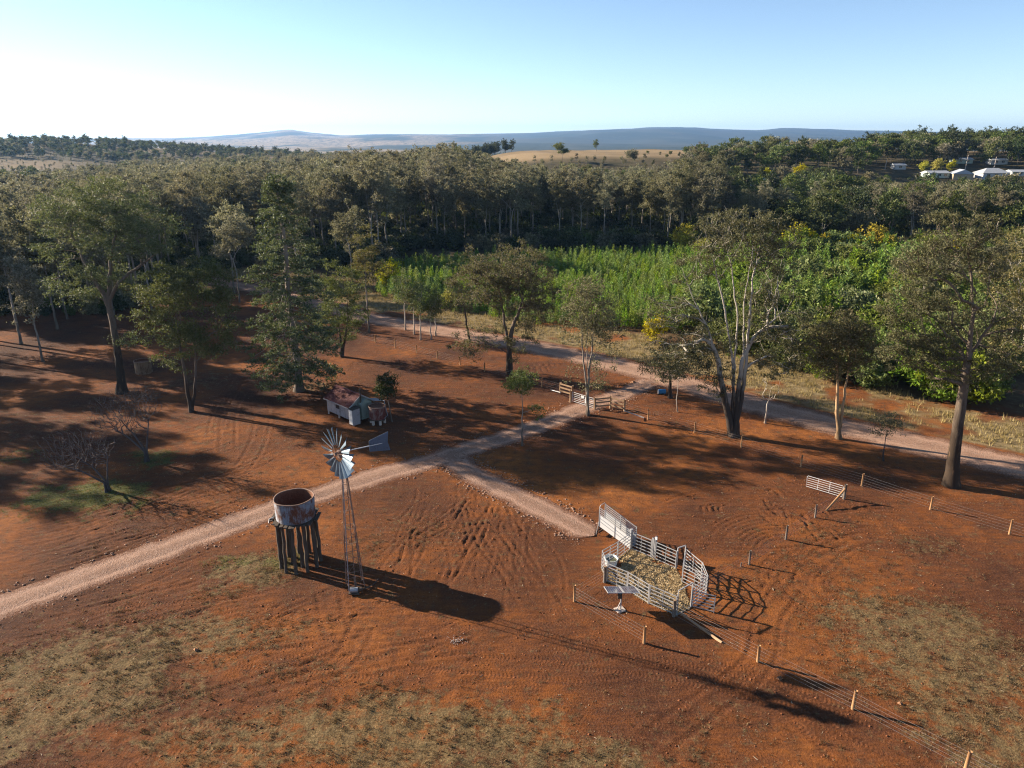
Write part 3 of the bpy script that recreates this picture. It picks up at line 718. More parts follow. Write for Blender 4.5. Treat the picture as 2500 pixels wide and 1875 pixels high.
hero('gum_tree', 2580, 1060, [[(2575, 960), (2560, 850), (2540, 740), (2530, 640)], [(2570, 960), (2530, 880), (2480, 840), (2440, 800)]],
     [(2520, 640, 110, 80), (2580, 760, 110, 90), (2460, 850, 50, 50), (2480, 720, 60, 80)], 'pale limbed gum leaning in from beyond the right edge', M_bark_white, M_leaf_gum, 23, 160, 120, .4, zmin=5, rc=.75, dead=.14, wig=.2)
hero('gum_sapling', 2158, 1126, [[(2160, 1085), (2165, 1050)]], [(2165, 1035, 42, 25), (2180, 1020, 26, 18)], 'small wispy sapling between the right fence and the road', M_bark_bare, M_leaf_gum, 24, 26, 55, .09, zmin=1.5, rc=.5, L=.22, W=.08)
hero('gum_tree', 1636, 972, [[(1636, 920), (1634, 870)]], [(1640, 870, 55, 42), (1600, 890, 35, 25), (1660, 900, 35, 25)], 'low dark stemmed gum left of the huge white gum', M_bark_dark, M_leaf_gum, 25, 60, 75, .26, zmin=2.5, rc=.8, dead=.15)
hero('dead_sapling', 1655, 1006, [[(1652, 960), (1656, 920)]], [(1656, 912, 20, 16)], 'thin pale bare pole sapling on the right roadside fence', M_bark_pale, M_leaf_gum, 26, 10, 20, .07, zmin=2, rc=.3, dead=.5)
hero('dead_sapling', 1868, 1034, [[(1872, 990), (1880, 960)]], [(1885, 945, 40, 32)], 'small leafless forked sapling behind the huge white gum', M_bark_pale, M_leaf_gum, 27, 26, 4, .12, zmin=1.5, rc=.3, dead=.7)
hero('dark_sapling', 958, 1030, [[(950, 990), (942, 955)]], [(938, 938, 24, 24), (940, 955, 18, 14)], 'dark round headed sapling beside the corrugated hut', M_bark_grey, M_leaf_drk, 28, 46, 110, .1, zmin=2.6, rc=.5, L=.2, W=.1)
# leafless trees with purple-grey twigs
hero('bare_tree', 362, 1128, [[(355, 1100), (330, 1065), (280, 1010)], [(358, 1100), (360, 1060), (365, 1000)], [(354, 1103), (315, 1070), (270, 1040)]],
     [(290, 1000, 75, 50), (350, 980, 45, 45), (255, 1030, 40, 30), (330, 1030, 40, 30)], 'leafless tree with fanning dark branches, the farther of two', M_bark_bare, M_leaf_gum, 30, 850, 0, .14, rt=.014, zmin=.7, wig=.03, step=.6, shell=1.2, rise=.06)
hero('bare_tree', 268, 1200, [[(258, 1175), (225, 1140), (160, 1100)], [(262, 1170), (262, 1120), (255, 1080)], [(255, 1178), (200, 1150), (130, 1130)]],
     [(170, 1095, 80, 48), (240, 1085, 45, 48), (130, 1120, 40, 30), (215, 1125, 45, 30)], 'leafless tree with twiggy crown over the green patch, the nearer of two', M_bark_bare, M_leaf_gum, 31, 850, 0, .13, rt=.014, zmin=.6, wig=.03, step=.6, shell=1.2, rise=.06)
hero('bare_shrub', 330, 985, [[(328, 975), (322, 965)]], [(350, 962, 60, 22), (300, 968, 40, 18)], 'tangle of bare grey twigs at the foot of the big left gum', M_bark_bare, M_leaf_gum, 32, 160, 0, .06, rt=.018, zmin=.1, wig=.15, step=.4)

# tall bunya-type pine
def bunya():
    b = at(730, 955); rng = np.random.default_rng(77); Ht = on_plane(672, 428, b.y)[2] - b.z
    root = thing('bunya_pine', b, 'tall layered pine with tufted drooping branches by the hut', 'tree')
    tk = MB(); zs = np.linspace(-.3, Ht - 1.0, 26); tk.tube([(b.x + .12 * math.sin(z * .4), b.y + .1 * math.cos(z * .3), b.z + z) for z in zs], [.52 * (1 - z / (Ht + 2)) ** .9 * (1 + .5 * math.exp(-z / .8)) + .04 for z in zs], 10)
    tufts = []; br = []
    z = 3.2
    while z < Ht - .8:
        t = (z - 3.2) / (Ht - 4.0)
        R = np.interp(t, [0, .08, .2, .45, .62, .78, .86, .93, 1.0], [4.6, 6.4, 6.6, 5.6, 4.8, 3.6, 2.3, 2.1, 1.2])
        nb = int(rng.integers(6, 9)); a0 = rng.random() * 6.28
        for k in range(nb):
            a = a0 + k * 6.283 / nb + rng.normal(0, .2); L = R * rng.uniform(.82, 1.06)
            dr = np.interp(t, [0, .5, .85, 1], [-.22, -.12, .08, .5]) + rng.normal(0, .09)
            pts = []
            for s in np.linspace(0, 1, 6):
                zz = z + L * (dr * s * 1.6 - .10 * s * s + .14 * max(0, s - .7)); pts.append(np.array([math.cos(a + .15 * s) * L * s, math.sin(a + .15 * s) * L * s, zz]))
            br.append((pts, .05 * (1 - .6 * t) + .012))
            for s in np.arange(.42, 1.02, .80 / max(L, 1.3)):
                if rng.random() < (.5 + .5 * s): p = np.array([np.interp(s, np.linspace(0, 1, 6), [q[i] for q in pts]) for i in range(3)]); tufts.append(p + rng.normal(0, .18, 3) + np.array([0, 0, .05]))
        z += np.interp(t, [0, .12, .8, 1], [.55, .85, .8, .4])
    tr = tk.build('trunk', M_bark_grey, root, True)
    bm = MB()
    for pts, r in br: bm.tube([Vector(p) + b for p in pts], [r * (1 - .7 * i / 5) for i in range(6)], 4, False)
    bm.build('branches', M_bark_grey, root, True)
    lv, lf = leaves(rng, np.array(tufts), 56, .42, .34, .15, 0, .42, 4, .35, .45)
    obj('crown', np_mesh('crown', lv, lf, leafmat('bunya leaves', (.034, .060, .026), (.075, .115, .048), (.17, .21, .09), .25)), root)
bunya()

# ---- prototypes for the woods
def proto_gum(seed, h, r, nclump, nleaf, L, W, rc, rt, low=.45, step=1.2, maxs=6, minr=.02):
    rng = np.random.default_rng(seed); k = 2 if seed % 2 else 1
    trunks = [[(0, 0, -.4), (rng.normal(0, .2), rng.normal(0, .2), h * .35), (rng.normal(0, r * .3), rng.normal(0, r * .3), h * .75)] for _ in range(k)]
    ells = [(rng.normal(0, r * .25), rng.normal(0, r * .25), h * .78, r * .8, r * .8, h * .2)] + [(r * .55 * math.cos(a), r * .55 * math.sin(a), h * rng.uniform(low + .12, .82), r * .5, r * .5, h * .12) for a in rng.uniform(0, 6.28, 5)]
    return tree_parts(seed, trunks, ells, nclump, nleaf, .0105 * h, rt, rc, L, W, h * low * .6, .5, .6, .15, .18, 0, .5, 2.0, step, minr, maxs)
protos_n = []; protos_far = []; protos_hill = []; protos_hillf = []
for k in range(6):
    bv, bf, lv, lf = proto_gum(100 + k, [25, 28, 22, 26, 20, 30][k], [4.4, 4.2, 4.4, 4.8, 4.0, 4.4][k], 62, 110, .50, .24, .95, .03, .30)
    protos_n.append((np_mesh('trunk', bv, bf, M_bark_forest, True), np_mesh('crown', lv, lf, M_leaf_for)))
for k in range(4):
    bv, bf, lv, lf = proto_gum(120 + k, [14, 16, 12, 18][k], [4.6, 4.2, 4.0, 4.6][k], 40, 95, .60, .32, 1.2, .03, .25)
    protos_hill.append((np_mesh('trunk', bv, bf, M_bark_forest, True), np_mesh('crown', lv, lf, [M_leaf_hil, M_leaf_hil, M_leaf_for, M_leaf_drk][k])))
def merged(name, bv, bf, lv, lf, mb, ml):
    V = np.concatenate([bv, lv]); F = np.concatenate([bf, lf + len(bv)]); me = np_mesh(name, V, F, mb); me.materials.append(ml)
    me.polygons.foreach_set('material_index', np.r_[np.zeros(len(bf), np.int32), np.ones(len(lf), np.int32)]); me.update(); return me
for k in range(5):
    p = proto_gum(140 + k, [24, 27, 21, 25, 18][k], [4.8, 4.8, 4.6, 5.0, 5.2][k], 34, 60, .85, .45, 1.2, .06, .30, 2.5, 4, .05)
    protos_far.append(merged('forest_tree', *p, M_bark_forest, M_leaf_for if k < 4 else M_leaf_hil))
for k in range(4):
    p = proto_gum(160 + k, [13, 15, 11, 17][k], [4.8, 4.2, 4.0, 4.4][k], 30, 60, .85, .45, 1.2, .06, .18, 2.5, 4, .05)
    protos_hillf.append(merged('hill_tree', *p, M_bark_forest, [M_leaf_hil, M_leaf_hil, M_leaf_for, M_leaf_drk][k]))
def proto_pine(seed, h, nleaf=420):
    rng = np.random.default_rng(seed); bv, bf = bark_mesh(np.array([[0, 0, -.2], [0, 0, h * .5], [.05, 0, h * .97]]), np.array([-1, 0, 1]), [2], 3, .07, .02, .2)
    zz = h * (.06 + .94 * (1 - np.sqrt(rng.random(nleaf)))); R = (h - zz) / h * (.24 * h) * (.75 + .25 * np.sin(zz * 7)) + .06
    a = rng.random(nleaf) * 6.283; rr_ = R * rng.random(nleaf) ** .45
    P = np.stack([rr_ * np.cos(a), rr_ * np.sin(a), zz], 1); d = unit(np.stack([np.cos(a), np.sin(a), rng.uniform(.3, 1.3, nleaf)], 1) + rng.normal(0, .25, (nleaf, 3)))
    s = unit(np.cross(d, rng.normal(size=(nleaf, 3)))); l = .55 * rng.uniform(.6, 1.3, (nleaf, 1)); w = .2 * rng.uniform(.7, 1.3, (nleaf, 1))
    lv = np.stack([P, P + d * l * .5 + s * w * .5, P + d * l, P + d * l * .5 - s * w * .5], 1).reshape(-1, 3)
    return merged('young_pine', bv, bf, lv, np.arange(nleaf * 4).reshape(-1, 4), M_bark_dark, M_leaf_pin)
protos_pine = [proto_pine(200 + k, 4.6 + .5 * k) for k in range(4)]

def place(name, pair_, x, y, s, rz, label, cat, group, sz=None):
    if isinstance(pair_, tuple):
        o = thing(name, (x, y, gz(x, y) - .1), label, cat, group); obj('trunk', pair_[0], o); obj('crown', pair_[1], o)
    else:
        o = obj(name, pair_, None, (x, y, gz(x, y) - .05)); tag(o, label, cat, group)
    o.rotation_euler = (0, 0, rz); o.scale = (s, s, sz or s); return o

def road_d(X, Y):
    i = np.clip(np.searchsorted(gx, X * S), 0, NX - 1); j = np.clip(np.searchsorted(gy, Y * S), 0, NY - 1); return float(d_road[j, i]) / S
def seen_u(x, y): return 1250 + 1833 * x / max(y, 1)

def proto_shrub(seed, r, h, ml, nclump=34, nleaf=90, L=.42, W=.2, mb=M_bark_bare):
    rng = np.random.default_rng(seed)
    ells = [(0, 0, h * .6, r * .8, r * .8, h * .42)] + [(r * .6 * math.cos(a), r * .6 * math.sin(a), h * rng.uniform(.3, .7), r * .5, r * .5, h * .25) for a in rng.uniform(0, 6.28, 3)]
    return tree_parts(seed, [[(0, 0, -.2), (.1, 0, h * .25), (.1, .1, h * .55)]], ells, nclump, nleaf, .1, .02, .7, L, W, .2, .1, .7, .14, .1, 0, .2, 2.0, 1.0, .02, 5)
def two(p, mb, ml): return (np_mesh('trunk', p[0], p[1], mb, True), np_mesh('crown', p[2], p[3], ml))
protos_wat = [two(proto_shrub(300 + k, 2.0, 5.2, M_leaf_wat), M_bark_dark, M_leaf_wat) for k in range(2)]
protos_bus = [two(proto_shrub(310 + k, 2.6, 4.6, M_leaf_bus, 44), M_bark_bare, [M_leaf_bus, M_leaf_bus, M_leaf_grn][k]) for k in range(3)]
# ---- the wood: where trees stand, nearest ones as individuals, the rest one mass
pts = []
rg = np.random.default_rng(9)
def wooded(X, Y):
    if Y < 92: return 0
    u = 1250 + 1833 * X / Y
    if X < -40 and Y > 108 and Y < 640:
        if Y < 150 and X > -62: return 0
        return 1
    if -40 <= X < 70 and 176 < Y < 345: return 1
    if -40 <= X < -26 and 150 < Y: return 1 if Y < 400 else 0
    if 70 <= X and 168 < Y < 395: return 1
    if -120 < X < -60 and 400 <= Y < 640: return 1
    if X > 205 and Y > 240 and Y < 480: return 1
    return 0
def keepout(X, Y):   # house clearing on the right hill, house lots, track through the left wood
    for (a, b, c, d) in HOUSE_CLEAR:
        if a < X < b and c < Y < d: return True
    return False
HOUSE_CLEAR = [(150, 235, 282, 326), (84, 104, 258, 286), (96, 112, 256, 274)]
Yc = 100.0
while Yc < 640:
    st = 5.4 + Yc / 85.0
    for Xc in np.arange(-.80 * Yc - 15, .80 * Yc + 15, st):
        X = Xc + rg.uniform(-.45, .45) * st; Y = Yc + rg.uniform(-.45, .45) * st
        if wooded(X, Y) and not keepout(X, Y): pts.append((X, Y, rg.random(), rg.random(), rg.random()))
    Yc += st
pts.sort(key=lambda p: math.hypot(p[0], p[1]))
indiv = [p for p in pts if 0 < seen_u(p[0], p[1]) + 30 < 2560][:285]
idset = set(id(p) for p in indiv)
rest = [p for p in pts if id(p) not in idset]
def vcap(u, Y):
    if u < 1760: v = np.interp(u, [-300, 120, 300, 400, 600, 800, 1000, 1120, 1200, 1300, 1500, 1640, 1690, 1760], [406, 404, 388, 380, 370, 361, 358, 352, 384, 400, 410, 404, 360, 350])
    elif Y < 235: v = np.interp(u, [1760, 1800, 2600], [420, 436, 440])
    elif Y < 305: v = np.interp(u, [1760, 1900, 2150, 2200, 2600], [400, 405, 418, 425, 425])
    else: v = np.interp(u, [1760, 1850, 1950, 2050, 2200, 2600], [345, 335, 335, 340, 312, 298])
    return v
def fit(X, Y, r, h0):
    u = seen_u(X, Y); top = on_plane(u, vcap(u, Y) + 34 * r * r - 6 * (r < .12), Y * S)[2] - gz(X * S, Y * S)
    return float(np.clip(top / h0, .22, 1.15))
for p in indiv:
    X, Y = p[0], p[1]
    uu = seen_u(X, Y); fr = 'front row' if (Y < 150 if X < -40 else Y < 192) else 'back row'
    if X < -40:
        mark = 'at the far left edge' if uu < 130 else 'behind the big leaning left gum' if uu < 420 else 'left of the tall layered pine' if uu < 620 else 'behind the tall layered pine'
        lab, gr = 'grey green gum of left wood, %s, %s' % (fr, mark), 'gums of the left wood'
    elif X < 62:
        mark = 'behind the far road bend' if uu < 900 else 'behind the left end of the young pines' if uu < 1150 else 'above the broad dense gum' if uu < 1380 else 'above the road gate' if uu < 1560 else 'left of the huge white gum' if uu < 1720 else 'behind the huge white gum'
        lab, gr = 'tall gum of forest wall, %s, %s' % (fr, mark), 'gums of the forest wall'
    else:
        mark = 'right of the huge white gum' if uu < 2080 else 'below the leftmost hill house' if uu < 2290 else 'below the white hipped house'
        lab, gr = 'dense green tree on the slope, %s, %s' % (fr, mark), 'trees on the slope below the houses'
    hill = X > 62 and p[2] < .72
    h0 = [14, 16, 12, 18][int(p[3] * 4)] if hill else [25, 28, 22, 26, 20, 30][int(p[3] * 6)]
    sc = fit(X, Y, p[4], h0 * .97) * (.88 if X < -40 else 1); place('forest_gum' if not hill else 'hill_tree', (protos_hill[int(p[3] * 4)] if hill else protos_n[int(p[3] * 6)]), X * S, Y * S, max(sc, .75) if not hill else max(sc, .6), p[2] * 40, lab, 'tree', gr, sc)

def mass(name, protos, P, label):
    """one far-off mass of vegetation: instances of a few shapes on scattered points"""
    c = bpy.data.collections.new(name + '_shapes')
    for i, me_ in enumerate(protos):
        o = bpy.data.objects.new('shape_%d' % i, me_); c.objects.link(o)
    me_ = bpy.data.meshes.new(name); n = len(P); me_.vertices.add(n)
    me_.vertices.foreach_set('co', np.ascontiguousarray(P[:, :3], np.float32).ravel())
    for nm, a in (('rot', P[:, 3]), ('scl', P[:, 4])):
        t = me_.attributes.new(nm, 'FLOAT', 'POINT'); t.data.foreach_set('value', np.ascontiguousarray(a, np.float32))
    t = me_.attributes.new('pick', 'INT', 'POINT'); t.data.foreach_set('value', np.ascontiguousarray(P[:, 5], np.int32))
    o = obj(name, me_); tag(o, label, None, kind='stuff')
    ng = bpy.data.node_groups.new(name, 'GeometryNodeTree'); ng.interface.new_socket('Geometry', in_out='INPUT', socket_type='NodeSocketGeometry'); ng.interface.new_socket('Geometry', in_out='OUTPUT', socket_type='NodeSocketGeometry')
    N = ng.nodes; gi = N.new('NodeGroupInput'); go = N.new('NodeGroupOutput'); ip = N.new('GeometryNodeInstanceOnPoints'); ci = N.new('GeometryNodeCollectionInfo')
    ci.inputs['Collection'].default_value = c; ci.inputs['Separate Children'].default_value = True; ci.inputs['Reset Children'].default_value = True
    def na(nm, typ):
        q = N.new('GeometryNodeInputNamedAttribute'); q.data_type = typ; q.inputs['Name'].default_value = nm; return q.outputs['Attribute']
    cx = N.new('ShaderNodeCombineXYZ'); L = ng.links.new
    L(na('rot', 'FLOAT'), cx.inputs[2]); L(cx.outputs[0], ip.inputs['Rotation']); L(na('scl', 'FLOAT'), ip.inputs['Scale']); L(na('pick', 'INT'), ip.inputs['Instance Index'])
    ip.inputs['Pick Instance'].default_value = True
    L(gi.outputs[0], ip.inputs['Points']); L(ci.outputs[0], ip.inputs['Instance']); L(ip.outputs[0], go.inputs[0])
    md = o.modifiers.new('scatter', 'NODES'); md.node_group = ng
    return o
R_ = np.array(rest); X = R_[:, 0] * S; Y = R_[:, 1] * S; Z = terrain(X, Y) - .2
hillm = (R_[:, 0] > 62)
for nm, msk, pr, lb in (('distant_wood', ~hillm, protos_far, 'dense far gum wood beyond the pine plantation'), ('hillside_wood', hillm, protos_hillf, 'dense mixed wood covering the hill around the houses')):
    q = R_[msk]; hh = [24, 27, 21, 25, 18] if pr is protos_far else [13, 15, 11, 17]
    sc = np.array([fit(a[0], a[1], a[4], hh[int(a[3] * len(pr))] * .97) for a in q]) * np.where(q[:, 0] < -40, .88, 1); mass(nm, pr, np.stack([X[msk], Y[msk], Z[msk], q[:, 2] * 40, sc, np.floor(q[:, 3] * len(pr))], 1), lb)
# undergrowth filling the forest floor
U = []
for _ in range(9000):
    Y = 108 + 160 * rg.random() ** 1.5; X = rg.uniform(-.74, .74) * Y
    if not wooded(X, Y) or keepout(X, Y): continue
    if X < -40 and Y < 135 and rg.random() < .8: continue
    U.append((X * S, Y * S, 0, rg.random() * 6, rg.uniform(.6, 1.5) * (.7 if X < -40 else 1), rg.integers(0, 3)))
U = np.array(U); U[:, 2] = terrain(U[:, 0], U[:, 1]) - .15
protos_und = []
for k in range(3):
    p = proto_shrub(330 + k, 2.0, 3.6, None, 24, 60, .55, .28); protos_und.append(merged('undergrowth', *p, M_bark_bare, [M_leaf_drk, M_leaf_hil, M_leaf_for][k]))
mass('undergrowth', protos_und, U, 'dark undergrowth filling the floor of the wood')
# scattered trees of the far valley and the left ridge
F = []
for _ in range(9000):
    Y = 640 * (2.9 / .9) ** rg.random() * 1.0; Y = rg.uniform(600, 2300) if rg.random() < .6 else rg.uniform(600, 1100); X = rg.uniform(-.78, .78) * Y
    u = 1250 + 1833 * X / Y; dens = fbm(np.array([X / 150]), np.array([Y / 150]), 71, 3)[0]
    if u > 1100 and Y < 1000: continue
    if (X + 380) ** 2 / 48 ** 2 + (Y - 560) ** 2 / 45 ** 2 < 1: continue
    if dens > (.40 if Y < 1000 else .47): F.append((X * S, Y * S, 0, rg.random() * 6, rg.uniform(.5, .85), rg.integers(0, 4)))
for _ in range(60):   # copse on the tan hill
    X = rg.normal(-22, 10); Y = rg.normal(520, 8); F.append((X * S, Y * S, 0, rg.random() * 6, rg.uniform(.5, .8), 3))
F = np.array(F); F[:, 2] = terrain(F[:, 0], F[:, 1]) - .2
mass('valley_trees', protos_hillf, F, 'scattered trees across the far valley and left ridge')

# ---- young pine plantation in rows
pp = []
for j, Y in enumerate(np.arange(95, 170, 1.9)):
    for X in np.arange(-85, 92, 1.62):
        x = X + .42 * (Y - 95) + rg.uniform(-.3, .3); y = Y + rg.uniform(-.4, .4); u = seen_u(x, y)
        dr = road_d(x, y)
        edge = np.interp(u, [880, 1000, 1300, 1700, 2300], [117, 110, 102, 98, 95])
        if u < 885 + (y - 100) * .5 or u > 2290 or (u > 1790 + 60 * math.sin(y * .5) and rg.random() < .58) or dr < 10.5 or y < edge or y > np.interp(u, [880, 1100, 1500, 2300], [150, 160, 168, 168]): continue
        if rg.random() < .07: continue
        pp.append((x, y, rg.random(), rg.random(), u))
pp.sort(key=lambda p: p[1])
for p in pp[:290]:
    big = .66 + .12 * float(smooth((p[4] - 1550) / 200)) + .5 * float(smooth((p[4] - 1780) / 160))
    place('young_pine', protos_pine[int(p[2] * 4)], p[0] * S, p[1] * S, (.8 + .4 * p[3]) * big, p[2] * 50, 'bright young pine in front plantation rows, ' + ('left of the broad gum' if p[4] < 1150 else 'behind the broad dense gum' if p[4] < 1370 else 'behind the road gate' if p[4] < 1560 else 'beside the huge white gum'), 'pine', 'front rows of the pine plantation')
Q = np.array([(p[0] * S, p[1] * S, 0, p[2] * 50, (.8 + .4 * p[3]) * (.66 + .12 * float(smooth((p[4] - 1550) / 200)) + .5 * float(smooth((p[4] - 1780) / 160))), int(p[2] * 4)) for p in pp[290:]]); Q[:, 2] = terrain(Q[:, 0], Q[:, 1]) - .05
mass('pine_plantation', protos_pine, Q, 'bright green rows of young pines filling the plantation')

# ---- wattles in bloom and bushes beyond the road
WAT = [(955, 700, 1.1, 'tall yellow wattle left of the plantation'), (1106, 745, .7, 'small yellow wattle behind the leaning roadside gum'), (612, 560, 1.2, 'yellow flowering wattle left of the pine top in the wood'), (695, 590, .7, 'small golden wattle right of the pine top'),
       (1672, 600, 1.0, 'bright yellow wattle at the back of the plantation, leftmost'), (1715, 612, .7, 'small yellow wattle second from left behind the plantation'), (1935, 618, 1.2, 'large yellow wattle right of the huge white gum crown'), (1962, 612, 1.0, 'yellow wattle touching the large one behind the plantation'),
       (2012, 622, .9, 'yellow wattle with green pine in front, right of centre'), (2065, 618, .9, 'yellow wattle in the dark gully edge'), (2112, 612, .8, 'small round yellow wattle on the gully edge'), (2138, 620, 1.2, 'tall yellow wattle, rightmost on the gully edge'),
       (2330, 650, 1.0, 'yellow wattle behind the massive right gum'), (2480, 640, 1.0, 'yellow wattle at the right edge'), (1600, 830, .8, 'low yellow wattle by the road left of the huge gum')]
for k, (u, v, s, lab) in enumerate(WAT):
    b = at(u, v + (18 if v < 660 and u > 1500 else 10)); place('wattle', protos_wat[k % 2], b.x, b.y, s * (1.55 if v < 660 and u > 1500 else 1.15), k * 1.7, lab, 'wattle', 'yellow wattles in bloom')
hw = [(2255, 421, .75), (2285, 419, .9), (2322, 418, .75), (1870, 440, .8), (1950, 440, 1.0)]
for k, (u, v, s) in enumerate(hw):
    b = at(u, v); place('wattle', protos_wat[k % 2], b.x, b.y, s * 1.4, k * 2.7, ['golden bush left of the cream house', 'broad golden bush behind the flat roofed house', 'round golden bush behind the cream house', 'small golden bush beside the white shed on the slope', 'golden bush among dark trees above the slope'][k], 'wattle', 'golden bushes near the houses')
bs = []
for k in range(900):
    X = rg.uniform(26, 125); Y = rg.uniform(64, 170); u = seen_u(X, Y)
    dr = road_d(X, Y)
    if Y < np.interp(X, ROAD[:, 0] / S, ROAD[:, 1] / S) or dr < 12.5 or u > 2600 or u < (1690 if Y < 100 else 1850): continue
    if Y > 98 and u < 2290 and rg.random() < .68: continue
    if any((X - q[0]) ** 2 + (Y - q[1]) ** 2 < 5.5 for q in bs): continue
    bs.append((X, Y, rg.random(), rg.random()))
for k, (u_, v_) in enumerate([(2235, 800), (2300, 770), (2385, 800), (2440, 770), (2490, 815), (2190, 760), (2345, 740), (2460, 730), (2270, 725), (2530, 770)]):
    b_ = at(u_, v_); place('roadside_gum', protos_n[(k * 5 + 1) % 6], b_.x, b_.y, .50 + .05 * (k % 4), k * 2.1, 'olive gum in the thicket behind the massive right gum', 'tree', 'gums in the right thicket')
for X, Y, a, c in bs:
    place('roadside_bush', protos_bus[int(a * 3)], X * S, Y * S, (.75 + .75 * c) * (1 if Y < 95 else 1.25), a * 60, 'leafy thicket bush across the road, %s, %s' % ('along the verge' if Y < 88 else 'deeper in', 'right of the huge white gum' if seen_u(X, Y) < 2030 else 'behind the orange trunked gum' if seen_u(X, Y) < 2200 else 'behind the massive right gum'), 'bush', 'thicket across the road')
for k in range(30):
    X, Y = [(-78, 92), (-86, 100), (-92, 84), (-84, 78), (-100, 90), (-108, 102), (-95, 72), (-112, 80), (-72, 70), (-80, 66), (-122, 92), (-102, 112), (-66, 100), (-74, 88)][k - 16] if k > 15 else [(-58, 84), (-66, 92), (-68, 106), (-75, 100), (-70, 80), (-58, 112), (-90, 108), (-70, 92), (-46, 118), (-38, 126), (-97, 98), (-86, 88), (-30, 132), (-64, 120), (-50, 126), (-78, 114)][k]
    place('forest_gum', protos_n[k % 6], X * S, Y * S, (.74 if k < 16 else .95) + .05 * (k % 5), k * 1.3, 'shaded gum at the dark edge of the left paddock' if k < 16 else 'gum beyond the left edge shading the paddock', 'tree', 'gums at the shaded left edge')
# ------------------------------------------------------------------ built things
M_galv = simple('galvanised steel', (.34, .34, .35), (.47, .46, .45), 4, .45, .3, .05, spec=.5)
M_galv_old = simple('weathered galvanised steel', (.22, .23, .26), (.34, .35, .37), 5, .5, .45, .08, spec=.5)
M_rustbar = simple('rusty angle iron', (.17, .095, .065), (.26, .17, .13), 6, .8, .2, .1)
M_post = simple('treated pine post', (.30, .15, .065), (.40, .22, .10), 3, .85, 0, .3, (6, 6, .6))
M_postgrey = simple('grey split post', (.10, .078, .062), (.19, .15, .12), 3, .9, 0, .5, (6, 6, .6))
M_railw = simple('sawn timber rail', (.24, .145, .08), (.34, .22, .13), 3, .85, 0, .3)
M_wire = simple('fence wire', (.42, .36, .33), (.52, .46, .42), 9, .45, .4, 0)
M_white = simple('white painted steel', (.56, .56, .56), (.64, .63, .62), 6, .5, 0, .03)
M_stump = simple('bush timber', (.045, .033, .025), (.095, .072, .054), 2.5, .92, 0, .8, (4, 4, .5))
M_poly = simple('pale poly trough', (.62, .64, .60), (.70, .72, .68), 5, .6, 0, .02)
M_conc = simple('stained concrete', (.42, .33, .28), (.55, .46, .40), 6, .9, 0, .3)

def sheet_mat(name, base, rustc, amount, ztop=None):
    t = NT(name); P = t.coord('Object')
    n1 = t.noise(.9, 6, .7, P, .4); n2 = t.noise(3.0, 5, .7, t.scale(P, (2.5, 2.5, .5))); n3 = t.noise(11, 3, .6, P)
    c = t.mix(t.step(n3, .3, .7), base, tuple(x * .78 for x in base))
    r = t.mix(t.step(n3, .35, .7), rustc, tuple(x * .5 for x in rustc))
    f = t.step(t.math('ADD', t.math('MULTIPLY', n1, .6), t.math('MULTIPLY', n2, .4)), .60 - amount * .28, .66 - amount * .2)
    c = t.mix(f, c, r); c = t.mix(t.math('MULTIPLY', t.step(n2, .62, .7), .5), c, tuple(min(.6, x * 2.2) for x in base))
    ro = t.n('ShaderNodeMix'); t.l(f, ro.inputs[0]); ro.inputs[2].default_value = .55; ro.inputs[3].default_value = .92
    return t.fin(c, ro.outputs[0], .1, t.bump(n3, .25, .02), .35)
M_tank = sheet_mat('rusting corrugated iron', (.20, .22, .26), (.15, .055, .028), .55)
M_tankin = sheet_mat('rusted tank lining', (.22, .12, .08), (.20, .085, .045), .9)
M_roof = sheet_mat('red rusted roof iron', (.13, .034, .034), (.11, .03, .02), .55)
M_wall = sheet_mat('grey purple wall iron', (.33, .31, .32), (.22, .13, .10), .22)
M_green = sheet_mat('pale green iron', (.26, .31, .27), (.20, .13, .085), .18)
M_vane = sheet_mat('faded blue grey vane', (.080, .115, .175), (.085, .105, .135), .3)
M_blade = simple('dull zinc blades', (.13, .19, .25), (.22, .29, .35), 3, .42, .4, .05, spec=.5)

